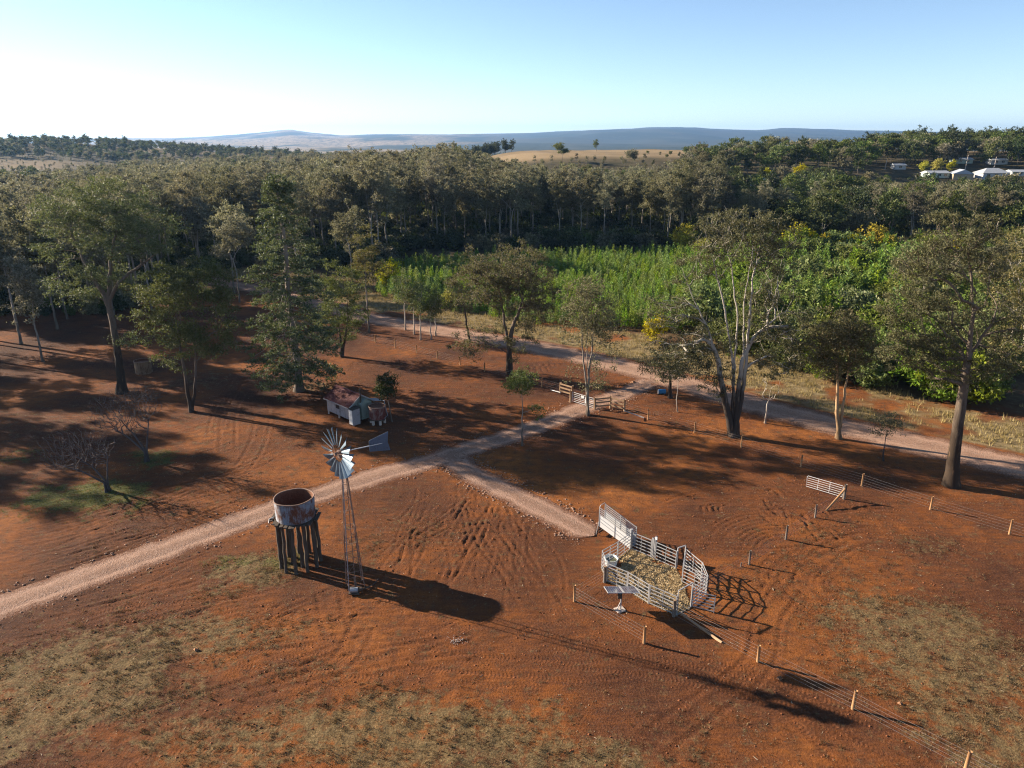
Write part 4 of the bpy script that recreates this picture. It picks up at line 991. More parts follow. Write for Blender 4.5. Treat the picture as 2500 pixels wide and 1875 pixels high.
# ---- windmill
def windmill():
    base = at(868, 1433); bx, by = base.x, base.y
    hub = on_plane(832, 1104, by); hz = hub[2]
    base = Vector((hub[0] + .25, by, 0)); root = thing('windmill', base, 'galvanised farm windmill with grey blue tail vane beside the water tank', 'windmill')
    top = Vector((hub[0] + .12, by, hz - .75)); hw = .62; n_g = 9; yaw = .40
    def corner(i, t): 
        a = yaw + math.pi / 4 + i * math.pi / 2; r = (hw * 1.414) * (1 - t) + .16 * t
        c = base.lerp(top, t); return Vector((c.x + r * math.cos(a), c.y + r * math.sin(a), base.z - .2 + (top.z - base.z + .2) * t))
    for i in range(4): MB().beam(corner(i, 0), corner(i, 1), .055, .055).build('leg', M_galv_old if i in (2,) else M_rustbar, root)
    for k in range(1, n_g):
        t = k / n_g - .05
        for i in range(4):
            MB().beam(corner(i, t), corner((i + 1) % 4, t), .028, .028).build('girt', M_rustbar, root)
            if i % 2 == k % 2: MB().tube([corner(i, t), corner((i + 1) % 4, min(1, t + 1 / n_g))], .012, 4).build('brace', M_rustbar, root)
    # head
    nrm = Vector((-.70, -.71, 0)).normalized(); side = Vector((-nrm.y, nrm.x, 0)); hubv = Vector((hub[0], by, hz)) + nrm * .25
    MB().box((hub[0], by, hz - .1), (.34, .5, .55), math.atan2(nrm.x, -nrm.y)).build('gearbox', M_rustbar, root)
    MB().tube([top + Vector((0, 0, -.6)), top + Vector((0, 0, .55))], .07, 8).build('mast_pipe', M_rustbar, root)
    MB().tube([hubv - nrm * .45, hubv + nrm * .3], .11, 10).build('hub', M_rustbar, root)
    R = 1.92; N = 18
    for rad, nm in ((.78, 'inner_ring'), (1.42, 'outer_ring')):
        pts = [hubv + (side * math.cos(a) + Vector((0, 0, 1)) * math.sin(a)) * rad - nrm * .06 for a in np.linspace(0, 2 * math.pi, 37)]
        MB().tube(pts, .016, 5, False).build(nm, M_rustbar, root)
    for k in range(6):
        a = k * math.pi / 3 + .2; d = side * math.cos(a) + Vector((0, 0, 1)) * math.sin(a)
        MB().tube([hubv + nrm * .2, hubv + d * 1.42 - nrm * .06], .018, 5).build('spoke', M_rustbar, root)
    for k in range(N):
        a = 2 * math.pi * k / N + .1; d = side * math.cos(a) + Vector((0, 0, 1)) * math.sin(a); tg = -side * math.sin(a) + Vector((0, 0, 1)) * math.cos(a)
        m = MB(); vs_ = []; cols = 5; th = math.radians(-36)
        for j in range(4):
            r = .66 + (R - .66) * j / 3; w = .18 + .50 * (j / 3)
            for i in range(cols):
                s = i / (cols - 1) - .5; q = tg * (math.cos(th) * s * w) + nrm * (math.sin(th) * s * w + .06 * (1 - 4 * s * s))
                vs_.append(hubv + d * r + q)
        n = len(vs_); fs = []
        for j in range(3):
            for i in range(cols - 1): fs.append((j * cols + i, j * cols + i + 1, (j + 1) * cols + i + 1, (j + 1) * cols + i))
        m.add(vs_ + [v - nrm * .012 for v in vs_], fs + [tuple(n + q for q in f[::-1]) for f in fs]); m.build('blade', M_blade, root)
    td = Vector((.90, .44, 0)).normalized(); t0 = Vector((hub[0], by, hz)); ts = Vector((-td.y, td.x, 0))
    MB().tube([t0, t0 + td * 3.1 + Vector((0, 0, .12))], .035, 6).build('tail_boom', M_white, root)
    vz = Vector((0, 0, 1)); o = t0 + td * 2.1 + vz * .1
    out = [(0, .36), (.13, .45), (1.5, .88), (1.42, .08), (1.6, -.66), (.02, -.48)]
    m = MB(); f = [o + td * a + vz * b - ts * .01 for a, b in out]; g = [o + td * a + vz * b + ts * .01 for a, b in out]; n = len(out)
    m.add(f + g, [tuple(range(n)), tuple(range(2 * n - 1, n - 1, -1))] + [(i, (i + 1) % n, n + (i + 1) % n, n + i) for i in range(n)])
    vane = m.build('tail_vane', M_vane, root)
    for j in range(7):
        MB().beam(o + td * (.15 + .2 * j) - vz * (.42 + .02 * j) - ts * .022, o + td * (.15 + .2 * j) + vz * .05 - ts * .022, .02, .012).build('vane_rib', M_vane, vane)
    # bore head at the foot
    c = Vector((base.x, base.y, 0)); MB().tube([c + Vector((0, 0, -.1)), c + Vector((0, 0, top.z - 1))], .028, 6).build('pump_rod', M_rustbar, root)
    MB().tube([c + Vector((0, 0, 0)), c + Vector((0, 0, .9))], .09, 10).build('bore_pipe', M_rustbar, root)
    pump = thing('pump_motor', (c.x + .15, c.y - .95, .05), 'small dark pump motor on the ground under the windmill', 'pump')
    p = Vector(pump.location); MB().tube([p + Vector((-.35, 0, .3)), p + Vector((.25, .05, .3))], .2, 12).build('motor_body', M_galv_old, pump)
    MB().box(p + Vector((-.05, 0, .08)), (.8, .42, .1)).build('skid', M_stump, pump); MB().tube([p + Vector((.25, .05, .3)), p + Vector((.6, .15, .34))], .13, 10).build('pump_head', M_stump, pump)
    MB().tube([p + Vector((.5, .12, .3)), p + Vector((.7, .5, .1)), p + Vector((1.2, 1.1, .03)), p + Vector((1.5, 1.9, .04))], .04, 6).build('hose', M_stump, pump)
windmill()

# ---- elevated water tank on bush timber posts
def water_tank():
    b = at(735, 1375); stand = thing('tank_stand', b, 'dark bush timber post stand under the raised water tank', 'tank stand')
    zt = on_plane(735, 1258, b.y)[2] ; R = 1.50; rng = random.Random(3)
    ring = [(1.45, a) for a in np.arange(.2, 6.4, 2 * math.pi / 11)][:11] + [(.6, .9), (.6, 3.1), (.6, 5.2)]
    for k, (r, a) in enumerate(ring):
        x, y = b.x + r * math.cos(a), b.y + r * math.sin(a); n = 7
        pts = [(x + r * .10 * math.cos(a) * (1 - i / (n - 1)) + rng.gauss(0, .035), y + r * .10 * math.sin(a) * (1 - i / (n - 1)) + rng.gauss(0, .035), -.3 + (zt - .28 + .3) * i / (n - 1)) for i in range(n)]
        r0 = rng.uniform(.12, .165); MB().tube(pts, [r0 * (1.1 - .2 * i / n) for i in range(n)], 8).build('post', M_stump, stand, True)
    for k in range(4):
        o = -1.2 + .8 * k; L = math.sqrt(max(.3, 1.75 ** 2 - o * o)); MB().tube([(b.x - L, b.y + o, zt - .26), (b.x + L, b.y + o + rng.gauss(0, .04), zt - .25)], .10, 7).build('bearer', M_stump, stand, True)
    for k in range(11):
        o = -1.75 + .35 * k; L = math.sqrt(max(.25, 1.9 ** 2 - o * o)) + rng.uniform(-.1, .12); MB().box((b.x + o, b.y, zt - .10 + rng.uniform(-.006, .006)), (.27, 2 * L, .09), rng.gauss(0, .03)).build('deck_plank', M_stump, stand)
    tank = thing('water_tank', (b.x, b.y, zt - .05), 'open topped rusty corrugated water tank raised on timber posts', 'tank')
    H = on_plane(735, 1212, b.y)[2] - zt; z0 = zt - .05
    def wob(t, z): return .05 * math.sin(2 * t + 1) * z / H + .025 * math.sin(5 * t + .7) * (z / H) ** 2
    prof = [(R + .022 * math.sin(i * math.pi / 2), H * i / 76) for i in range(77)]
    MB().lathe(prof, (b.x, b.y, z0), 56, wob).build('tank_wall', M_tank, tank, True)
    MB().lathe([(R - .05 + .022 * math.sin(i * math.pi / 2), .03 + (H - .05) * i / 76) for i in range(77)], (b.x, b.y, z0), 56, wob).build('tank_lining', M_tankin, tank, True)
    MB().lathe([(0.001, .04), (R - .03, .04)], (b.x, b.y, z0), 40).build('tank_floor', M_tankin, tank)
    MB().lathe([(R - .06, H - .03), (R - .05, H + .02), (R + .03, H + .025), (R + .035, H - .03)], (b.x, b.y, z0), 56, wob).build('rim', M_rustbar, tank, True)
    MB().tube([(b.x - 1.6, b.y - .4, z0 + .1), (b.x - 1.95, b.y - .55, z0 + .02), (b.x - 1.9, b.y - .9, z0 - .15)], .045, 6).build('outlet_pipe', M_galv, tank)
water_tank()

# ---- corrugated hut
def hut():
    N0 = at(855, 1034); L0 = at(800.5, 1010); e = Vector((L0.x - N0.x, L0.y - N0.y, 0)); Lh = e.length; e.normalize(); f = Vector((-e.y, e.x, 0))
    if f.x < 0: f = -f
    W = 3.35; zb = .45; zh = 2.2; zr = 3.3; base = Vector((N0.x, N0.y, 0))
    root = thing('corrugated_hut', base, 'small corrugated iron hut with red rusted gable roof', 'hut')
    B = lambda a, b, z: base + e * a + f * b + Vector((0, 0, z))
    up = Vector((0, 0, 1))
    for a in (.1, Lh / 2, Lh - .1):
        for b in (.1, W / 2, W - .1): MB().tube([B(a, b, -.2), B(a, b, zb)], .11, 8).build('stump', M_conc, root)
    MB().box(B(Lh / 2, W / 2, zb + .02), (Lh - .05, W - .05, .1), math.atan2(e.y, e.x)).build('floor_frame', M_stump, root)
    n_sh = 5; wa, wb = Lh * .40, Lh * .53      # window between wa and wb (from the near corner)
    hsh = zh - zb
    for k in range(n_sh):
        a0, a1 = Lh * k / n_sh, Lh * (k + 1) / n_sh - .01
        if k == 2: 
            MB().corr(B(a0, 0, zb), e * (a1 - a0), up * (hsh * .48), -f).build('wall_sheet', M_wall, root)
            MB().corr(B(a0, 0, zb + hsh * .84), e * (a1 - a0), up * (hsh * .16), -f).build('wall_sheet', M_wall, root)
            MB().corr(B(a0, 0, zb + hsh * .48), e * ((a1 - a0) * .15), up * (hsh * .36), -f).build('wall_sheet', M_wall, root)
            MB().box(B(a0 + (a1 - a0) * .58, .08, zb + hsh * .66), ((a1 - a0) * .84, .03, hsh * .36), math.atan2(e.y, e.x)).build('window', simple('dark opening', (.012, .012, .014), (.02, .02, .022), 3, .3), root)
        else: MB().corr(B(a0, 0, zb), e * (a1 - a0), up * hsh, -f).build('wall_sheet', M_wall, root)
        MB().corr(B(a0, W, zb), e * (a1 - a0), up * hsh, f).build('wall_sheet', M_wall, root)
    for a, s in ((0, -1), (Lh, 1)):
        m = MB(); m.add([B(a, 0, zb), B(a, W, zb), B(a, W, zh), B(a, W / 2, zr - .06), B(a, 0, zh)], [(0, 1, 2, 3, 4)]); m.build('gable_wall', M_wall if s > 0 else M_green, root)
    for s in (0, 1):
        b0 = -.22 if s == 0 else W + .22; sl = f * ((W / 2 - b0)); z0 = zh - (zr - zh) / (W / 2) * .22 + .05
        for k in range(4):
            a0 = -.3 + (Lh + .6) * k / 4; MB().corr(B(a0, b0, z0) + up * (.004 * (k % 2)), e * ((Lh + .6) / 4 + .03), sl + up * (zr - z0 + .02), up, .15, .018).build('roof_sheet', M_roof, root)
    MB().beam(B(-.32, W / 2, zr + .07), B(Lh + .3, W / 2, zr + .07), .28, .05).build('ridge_cap', M_roof, root)
    for b in (-.24, W + .24): MB().beam(B(-.3, b, zh - .16), B(Lh + .3, b, zh - .16), .1, .09).build('gutter', M_galv_old, root)
    for b0, b1, q in ((-.22, W / 2, 1), (W + .22, W / 2, 1)): MB().beam(B(-.33, b0, zh - .14), B(-.33, b1, zr + .02), .03, .16).build('barge_board', M_galv, root)
    # fireplace alcove bulging out of the gable end
    m = MB(); a0, b0, b1 = -.85, W * .36, W * .82; zc = zb - .1; hz = zh + .15
    m.add([B(a0, b0, zc), B(a0, b1, zc), B(a0, b1, hz), B(a0 + .1, (b0 + b1) / 2, hz + .55), B(a0, b0, hz)], [(0, 1, 2, 3, 4)])
    m.add([B(a0, b0, zc), B(-.01, b0, zc), B(-.01, b0, hz), B(a0, b0, hz)], [(0, 1, 2, 3)]); m.add([B(a0, b1, zc), B(-.01, b1, zc), B(-.01, b1, hz), B(a0, b1, hz)], [(3, 2, 1, 0)])
    m.add([B(a0, b0, hz), B(a0 + .1, (b0 + b1) / 2, hz + .55), B(-.01, (b0 + b1) / 2, hz + .6), B(-.01, b0, hz)], [(0, 1, 2, 3)]); m.add([B(a0, b1, hz), B(a0 + .1, (b0 + b1) / 2, hz + .55), B(-.01, (b0 + b1) / 2, hz + .6), B(-.01, b1, hz)], [(3, 2, 1, 0)])
    m.build('fireplace', M_green, root)
    MB().corr(B(a0 - .02, b0, zc), f * ((b1 - b0) * .5), up * (hz - zc), -e).build('fireplace_sheet', M_green, root)
    MB().tube([B(-.5, b0 + .2, hz), B(-.5, b0 + .2, zr + .75)], .09, 8).build('flue', M_stump, root); MB().tube([B(-.5, b0 + .2, zr + .75), B(-.5, b0 + .2, zr + .95)], .14, 8).build('flue_cap', M_stump, root)
    # lean-to roof at the back
    MB().corr(B(-1.5, W * .82, zh + .35), e * 1.5, f * 1.4 - up * .35, up).build('awning', M_wall, root)
    # washroom closet against the near corner
    c = thing('closet', B(-.75, .3, 0), 'narrow iron closet with white door against the hut corner', 'closet')
    cw, cd, ch = 1.0, .85, 2.0
    bx = lambda a, b, z: B(-1.25 + a, -.35 + b, z)
    for (p, q, r_) in ((bx(0, 0, .12), e * cd, -f), (bx(0, cw, .12), e * cd, f)): MB().corr(p, q, up * ch, r_).build('wall_sheet', M_wall, c)
    MB().corr(bx(0, 0, .12), f * cw, up * ch, -e).build('wall_sheet', M_wall, c); MB().corr(bx(cd, 0, .12), f * cw, up * ch, e).build('wall_sheet', M_wall, c)
    MB().corr(bx(-.1, -.1, ch + .12), e * (cd + .2), f * (cw + .2) + up * .12, up).build('roof', M_stump, c)
    MB().box(bx(cd * .5, -.045, 1.12), (cd * .8, .04, 1.85), math.atan2(e.y, e.x)).build('door', M_white, c)
    # second tank on a low stand
    tb = at(923, 1033); st = thing('low_tank_stand', tb, 'low concrete block stand under the rusty tank by the hut', 'tank stand')
    for k in range(6): a = k * 1.047; MB().box((tb.x + .85 * math.cos(a), tb.y + .85 * math.sin(a), .22), (.26, .26, .75), a).build('block', M_conc, st)
    for k in range(5): MB().box((tb.x - .8 + .4 * k, tb.y, .66), (.36, 2.1 - .18 * abs(k - 2), .1)).build('plank', M_stump, st)
    tk = thing('hut_tank', (tb.x, tb.y, .72), 'squat dark rusty tank on a low stand beside the hut', 'tank')
    MB().lathe([(1.02 + .02 * math.sin(i * math.pi / 2), 1.55 * i / 40) for i in range(41)], (tb.x, tb.y, .72), 36).build('tank_wall', sheet_mat('dark red tank iron', (.20, .13, .11), (.16, .04, .03), .6), tk, True)
    MB().lathe([(.001, 1.42), (.98, 1.42)], (tb.x, tb.y, .72), 30).build('tank_lid', M_tankin, tk); MB().lathe([(.96, 1.5), (.98, 1.58), (1.05, 1.58), (1.05, 1.5)], (tb.x, tb.y, .72), 36).build('rim', M_rustbar, tk, True)
    MB().tube([tk.location + Vector((.95, -.5, .1)), tk.location + Vector((1.35, -.6, .5)), B(-1.4, W + .9, zh)], .05, 6).build('downpipe', M_galv_old, tk)
hut()

# small rusty tank under the big gum
tb = at(352, 910); tk = thing('ground_tank', tb, 'small round rusty tank standing behind the big left gum', 'tank')
MB().lathe([(1.15 + .02 * math.sin(i * math.pi / 2), -.1 + 2.0 * i / 40) for i in range(41)], tb, 36).build('tank_wall', sheet_mat('tan rusty iron', (.20, .12, .068), (.14, .07, .038), .4), tk, True)
MB().lathe([(.001, 1.6), (1.1, 1.6), (1.1, 1.9)], tb, 30).build('tank_lining', M_tankin, tk); MB().lathe([(1.1, 1.86), (1.11, 1.94), (1.18, 1.94), (1.18, 1.86)], tb, 36).build('rim', M_rustbar, tk, True)

# ---- stock yard
z8 = lambda a, b: at(1350 + a / 3.687, 1180 + b / 3.687, 0.0)
HP = 1.68
yard_root = thing('stock_yard', Vector((z8(900, 900).x, z8(900, 900).y, 0)), 'galvanised portable stock yard with straw floor beside the fence', 'stock yard')
def panel(p, q, label, rails=6, h=HP, lift=.12, mid=True, name='yard_panel'):
    mat = M_galv; p = Vector((p.x, p.y, 0)); q = Vector((q.x, q.y, 0)); d = (q - p); d.normalize()
    up = Vector((0, 0, 1)); a, b = p + d * .045, q - d * .045; m = MB()
    for s in (a, b): m.beam(s + up * .0, s + up * h, .06, .06, d)
    root = m.build(name, mat, yard_root); root['label'] = label
    for k in range(rails):
        z = lift + (h - lift - .04) * k / (rails - 1); MB().beam(a + up * z, b + up * z, .035, .062).build('rail', mat, root)
    if mid: MB().beam((a + b) / 2 + up * .1, (a + b) / 2 + up * h, .045, .03, d).build('stay', mat, root)
    return root
def mid(p, q, t): return p + (q - p) * t
Pz = {k: z8(*v) for k, v in dict(c0=(700, 592), g0=(882, 668), g1=(915, 685), p2=(1105, 772), h=(1182, 748), p3=(1332, 878), p4=(1380, 1002), arR=(1242, 1112), arL=(1104, 1192), lo=(1452, 1168), n2=(860, 1085), n3=(667, 965), n4=(482, 882), l1=(437, 765), l2=(580, 682), le=(1157, 890)).items()}
panel(Pz['c0'], Pz['g0'], 'yard panel on the far side next to the loading ramp')
panel(Pz['g1'], Pz['p2'], 'yard panel on the far side between slide gate and swing gate')
panel(Pz['h'], Pz['p3'], 'yard panel of the small pen, farthest right on the back side')
panel(Pz['p3'], Pz['p4'], 'short yard panel at the right tip of the small pen', mid=False)
panel(Pz['le'], Pz['p4'], 'inner yard panel between straw pen and small pen')
panel(Pz['p4'], Pz['arR'], 'yard panel between the right tip and the open gateway')
panel(Pz['arL'], Pz['n2'], 'yard panel on the near side next to the open gateway')
panel(Pz['n2'], Pz['n3'], 'middle yard panel on the near side behind the solar panel')
panel(Pz['n3'], Pz['n4'], 'yard panel on the near side at the left corner')
panel(Pz['n4'], Pz['l1'], 'short yard panel in front of the water trough', mid=False)
panel(Pz['l1'], Pz['l2'], 'yard panel behind the water trough')
panel(Pz['l2'], Pz['c0'], 'yard panel meeting the foot of the loading ramp')
panel(Pz['h'], Pz['le'], 'yard gate swung inward towards the straw', name='yard_gate')
panel(Pz['arR'], Pz['lo'], 'yard gate swung open outward on the right', h=1.5, name='yard_gate', rails=6, mid=False)
def gateway(p, q, h, label, sill=True):
    p = Vector((p.x, p.y, 0)); q = Vector((q.x, q.y, 0)); up = Vector((0, 0, 1)); d = (q - p).normalized(); m = MB()
    m.beam(p, p + up * h, .07, .07, d); m.beam(q + d * .03, q + d * .03 + up * h, .07, .07, d); root = m.build('gate_frame', M_galv, yard_root); root['label'] = label
    MB().beam(p + up * (h + .03), q + d * .03 + up * (h + .03), .07, .07).build('head_bar', M_galv, root)
    if sill: MB().beam(p + up * .03, q + up * .03, .08, .05).build('sill', M_galv_old, root)
gateway(Pz['arL'] + Vector((.07, .05, 0)), Pz['arR'] - Vector((.06, .04, 0)), 2.1, 'tall steel gateway frame in the near right yard corner')
gateway(Pz['p2'] + Vector((.05, .02, 0)), Pz['h'] - Vector((.06, .03, 0)), 1.95, 'steel frame above the inward swung yard gate', False)
# slide gate between the two far panels
up = Vector((0, 0, 1)); gd = (Pz['g1'] - Pz['g0']).normalized(); m = MB()
for t in (.03, .14, .3): m.beam(Pz['g0'] + gd * t, Pz['g0'] + gd * t + up * 1.9, .05, .07, gd)
sg = m.build('slide_gate', M_galv, yard_root); sg['label'] = 'upright sliding gate unit in the far yard side'
MB().box(Pz['g0'] + gd * .22 + up * 1.0 + Vector((.1, .32, 0)), (.05, .62, 1.7), math.atan2(gd.y, gd.x)).build('slide_sheet', M_galv_old, sg)
MB().box(Pz['g0'] + gd * .4 + up * 2.0, (.2, .06, .22), math.atan2(gd.y, gd.x)).build('handle', M_white, sg)
# loading ramp
def ramp():
    a = z8(415, 470); b = Pz['c0']; a = Vector((a.x, a.y, 0)); b = Vector((b.x, b.y, 0)); d = (a - b); L = d.length; d.normalize(); n = Vector((-d.y, d.x, 0))
    if n.y < 0: n = -n
    root = thing('loading_ramp', b, 'galvanised cattle loading ramp with sheeted sides at the gravel spur', 'loading ramp'); w = .82; zh = 1.15; up = Vector((0, 0, 1))
    fl = lambda t: .12 + (zh - .12) * t
    b = b + d * .06
    m = MB(); p = [b + n * .04, b + n * w, b + d * L + n * w + up * fl(1), b + d * L + n * .04 + up * fl(1)]; p[0] = p[0] + up * .12; p[1] = p[1] + up * .12
    m.add(p + [q - up * .06 for q in p], [(0, 1, 2, 3), (7, 6, 5, 4), (0, 4, 5, 1), (1, 5, 6, 2), (2, 6, 7, 3), (3, 7, 4, 0)]); m.build('ramp_floor', M_galv_old, root)
    for k in range(9): t = (k + .5) / 9; MB().beam(b + d * L * t + n * .1 + up * (fl(t) + .025), b + d * L * t + n * (w - .06) + up * (fl(t) + .025), .05, .05).build('cleat', M_galv_old, root)
    for s, o in ((0, 0.0), (1, w + .03)):
        hs = .92
        m = MB(); q = [b + n * o + up * .0, b + d * L + n * o + up * (fl(1) - .22), b + d * L + n * o + up * (fl(1) + hs), b + n * o + up * (fl(0) + hs)]
        m.add(q + [x + n * .012 for x in q], [(0, 1, 2, 3), (7, 6, 5, 4), (0, 4, 5, 1), (1, 5, 6, 2), (2, 6, 7, 3), (3, 7, 4, 0)]); m.build('side_sheet', M_white, root)
        for k in range(4): z = hs + .1 + .19 * k; MB().beam(b + n * o + up * (fl(0) + z), b + d * L + n * o + up * (fl(1) + z), .04, .07).build('rail', M_galv, root)
        for k in range(2): z = .3 + .32 * k; MB().beam(b + n * (o - .02 if s == 0 else o + .03) + up * (fl(0) + z), b + d * L + n * (o - .02 if s == 0 else o + .03) + up * (fl(1) + z), .02, .04).build('side_rib', M_galv_old, root)
        for t in (0.0, .5, 1.0): MB().beam(b + d * L * t + n * o + up * (0 if t == 0 else fl(t) - .2), b + d * L * t + n * o + up * (fl(t) + hs + .72), .06, .06, d).build('upright', M_galv, root)
        MB().tube([b + d * (L + .25) + n * o, b + d * (L - .02) + n * o + up * (fl(1) + .5)], .03, 6).build('prop', M_galv, root)
    MB().tube([b + d * L + up * (fl(1) + 1.62), b + d * L + n * .12 + up * (fl(1) + 1.78), b + d * L + n * (w - .1) + up * (fl(1) + 1.78), b + d * L + n * (w + .03) + up * (fl(1) + 1.62)], .028, 6).build('hoop', M_galv, root)
    for k in range(3): z = .25 + .28 * k; MB().beam(b + d * (L + .03) + n * .06 + up * (z), b + d * (L + .03) + n * w + up * z, .05, .18).build('buffer_board', M_stump, root)
    cp = thing('rubber_post', (b.x + .02, b.y - .1, 0), 'dark corner post where the loading ramp meets the yard', 'post'); MB().box(Vector((b.x + .02, b.y - .1, .95)), (.17, .17, 1.95), .3).build('post_body', M_galv_old, cp)
    MB().box(Vector((b.x + .02, b.y - .1, 1.95)), (.2, .2, .05), .3).build('post_cap', M_galv, cp)
ramp()
# trough
tp = z8(522, 728); tr = thing('water_trough', tp, 'round pale water trough in the left corner of the yard', 'trough')
MB().lathe([(.46, 0), (.52, .3), (.56, .56), (.59, .6), (.55, .6), (.5, .5), (.45, .12)], (tp.x, tp.y, 0), 32).build('tub', M_poly, tr, True)
MB().lathe([(.001, .42), (.52, .42)], (tp.x, tp.y, 0), 32).build('water', simple('murky water', (.10, .10, .05), (.12, .12, .07), 4, .08, 0, 0, spec=.5), tr)
# timber posts carrying the yard corners
for nm, k, lab in (('strainer_post', 'n4', 'grey timber post at the left near yard corner'), ('strainer_post', 'arL', 'grey timber post at the gateway yard corner')):
    p = Pz[k] - Vector((.17, .1, 0)); o = thing(nm, p, lab, 'post'); MB().tube([(p.x, p.y, -.3), (p.x + .01, p.y, .75), (p.x, p.y, 1.42)], [.135, .13, .125], 10).build('post_body', M_postgrey, o, True); MB().lathe([(.001, 1.44), (.12, 1.425)], (p.x, p.y, 0), 10).build('post_end', M_railw, o)
# solar panel
def solar():
    p = at(1513, 1492); root = thing('solar_panel', p, 'tilted solar panel on a single pole beside the stock yard', 'solar panel'); c = Vector((p.x + .05, p.y, 1.78)); t = math.radians(-24); W, D = 2.35, 2.3
    R = lambda x, y, z: c + Vector((x, y * math.cos(t) - z * math.sin(t), y * math.sin(t) + z * math.cos(t)))
    tN = NT('solar cells'); P = tN.coord('Object'); ck = tN.n('ShaderNodeTexBrick'); ck.offset = 0; ck.inputs['Scale'].default_value = 1; ck.inputs['Brick Width'].default_value = .16; ck.inputs['Row Height'].default_value = .16; ck.inputs['Mortar Size'].default_value = .004
    ck.inputs['Color1'].default_value = (.02, .024, .06, 1); ck.inputs['Color2'].default_value = (.024, .03, .07, 1); ck.inputs['Mortar'].default_value = (.3, .3, .32, 1); tN.l(P, ck.inputs['Vector']); mc = tN.fin(ck.outputs['Color'], .12, 0, None, .6)
    for k in range(2):
        x0 = -W / 2 + k * (W / 2 + .01); x1 = x0 + W / 2 - .02; f = MB()
        for (a, b, e_, g) in ((x0, x1, -D / 2, -D / 2 + .05), (x0, x1, D / 2 - .05, D / 2), (x0, x0 + .05, -D / 2 + .05, D / 2 - .05), (x1 - .05, x1, -D / 2 + .05, D / 2 - .05)):
            q = [R(a, e_, .03), R(b, e_, .03), R(b, g, .03), R(a, g, .03)]; q2 = [R(a, e_, -.02), R(b, e_, -.02), R(b, g, -.02), R(a, g, -.02)]
            f.add(q + q2, [(0, 1, 2, 3), (7, 6, 5, 4), (0, 4, 5, 1), (1, 5, 6, 2), (2, 6, 7, 3), (3, 7, 4, 0)])
        pn = f.build('module_frame', M_galv, root)
        g = MB(); q = [R(x0 + .04, -D / 2 + .04, .018), R(x1 - .04, -D / 2 + .04, .018), R(x1 - .04, D / 2 - .04, .018), R(x0 + .04, D / 2 - .04, .018)]; g.add(q + [x - Vector((0, 0, .03)) for x in q], [(0, 1, 2, 3), (7, 6, 5, 4), (0, 4, 5, 1), (1, 5, 6, 2), (2, 6, 7, 3), (3, 7, 4, 0)]); g.build('cells', mc, pn)
    for y in (-.6, .6): MB().beam(R(-W / 2 + .1, y, -.06), R(W / 2 - .1, y, -.06), .06, .06).build('cross_rail', M_galv_old, root)
    MB().tube([(p.x + .05, p.y, -.1), (p.x + .05, p.y, 1.72)], .055, 10).build('pole', M_galv, root)
    MB().beam((p.x - .25, p.y - .05, .04), (p.x + .03, p.y, .75), .05, .05).build('brace', M_galv, root)
    MB().box((p.x - .05, p.y, 1.3), (.3, .2, .45)).build('controller_box', M_stump, root); MB().box((p.x, p.y, .03), (.7, .6, .14), .4).build('footing', M_conc, root)
solar()
# straw bedding: loose stalks over a low bed
straw_m = leafmat('straw', (.32, .24, .12), (.47, .37, .21), (.60, .50, .32), .15, .8, .1, .05, tint=(.4, .3, .15))
rg2 = np.random.default_rng(55); n = 20000; poly_ = [Pz[k] for k in ('c0', 'g0', 'p2', 'le', 'arR', 'arL', 'n2', 'n3', 'n4', 'l1', 'l2')]
def inside(x, y, P):
    c = np.zeros(x.shape, bool); j = len(P) - 1
    for i in range(len(P)):
        xi, yi, xj, yj = P[i].x, P[i].y, P[j].x, P[j].y
        m = ((yi > y) != (yj > y)) & (x < (xj - xi) * (y - yi) / (yj - yi + 1e-12) + xi); c ^= m; j = i
    return c
xs = rg2.uniform(min(p.x for p in poly_), max(p.x for p in poly_), n * 3); yy = rg2.uniform(min(p.y for p in poly_), max(p.y for p in poly_), n * 3)
den = fbm(xs / .9, yy / .9, 81, 3); k_ = inside(xs, yy, poly_) & (den > .22) & (np.hypot(xs - tp.x, yy - tp.y) > .9); xs, yy, den = xs[k_][:n], yy[k_][:n], den[k_][:n]; n = len(xs)
P = np.stack([xs, yy, surf(xs, yy) + .03 + .16 * np.clip(den - .42, 0, 1) * rg2.random(n)], 1); d = unit(rg2.normal(size=(n, 3)) * np.array([1, 1, .35])); s_v = unit(np.cross(d, rg2.normal(size=(n, 3)))); l = rg2.uniform(.12, .36, (n, 1)); w = rg2.uniform(.015, .045, (n, 1))
lv = np.stack([P - d * l / 2 - s_v * w / 2, P + d * l / 2 - s_v * w / 2, P + d * l / 2 + s_v * w / 2, P - d * l / 2 + s_v * w / 2], 1).reshape(-1, 3)
tag(obj('straw_bedding', np_mesh('straw_bedding', lv, np.arange(n * 4).reshape(-1, 4), straw_m)), 'loose pale straw covering the floor of the stock yard', None, kind='stuff')

# ---- fences
def fence(uv, label, h=1.42, wires=5, mat=None, r=.085, extra=(), pname='post', skip=()):
    P = [at(u, v, 0.0) for u, v in uv]; root = thing('wire_fence', P[0], label, 'fence'); rng = random.Random(int(uv[0][0]))
    for i, p in enumerate(P):
        if i in skip: continue
        hh = h + rng.uniform(-.06, .06); tl = (rng.gauss(0, .02), rng.gauss(0, .02)); m = MB(); m.tube([(p.x, p.y, -.3), (p.x + tl[0] * hh, p.y + tl[1] * hh, hh)], [r * 1.05, r], 8); m.build(pname, mat or M_post, root, True)
    for k in range(wires):
        z = .22 + (h - .34) * k / (wires - 1); pts = []
        for a, b in zip(P[:-1], P[1:]):
            for t in (0, .5): q = a.lerp(b, t); pts.append((q.x, q.y - r - .01, z - (.03 if t else 0)))
        q = P[-1]; pts.append((q.x, q.y - r - .01, z)); MB().tube(pts, .0052, 3).build('wire', M_wire, root)
    return root
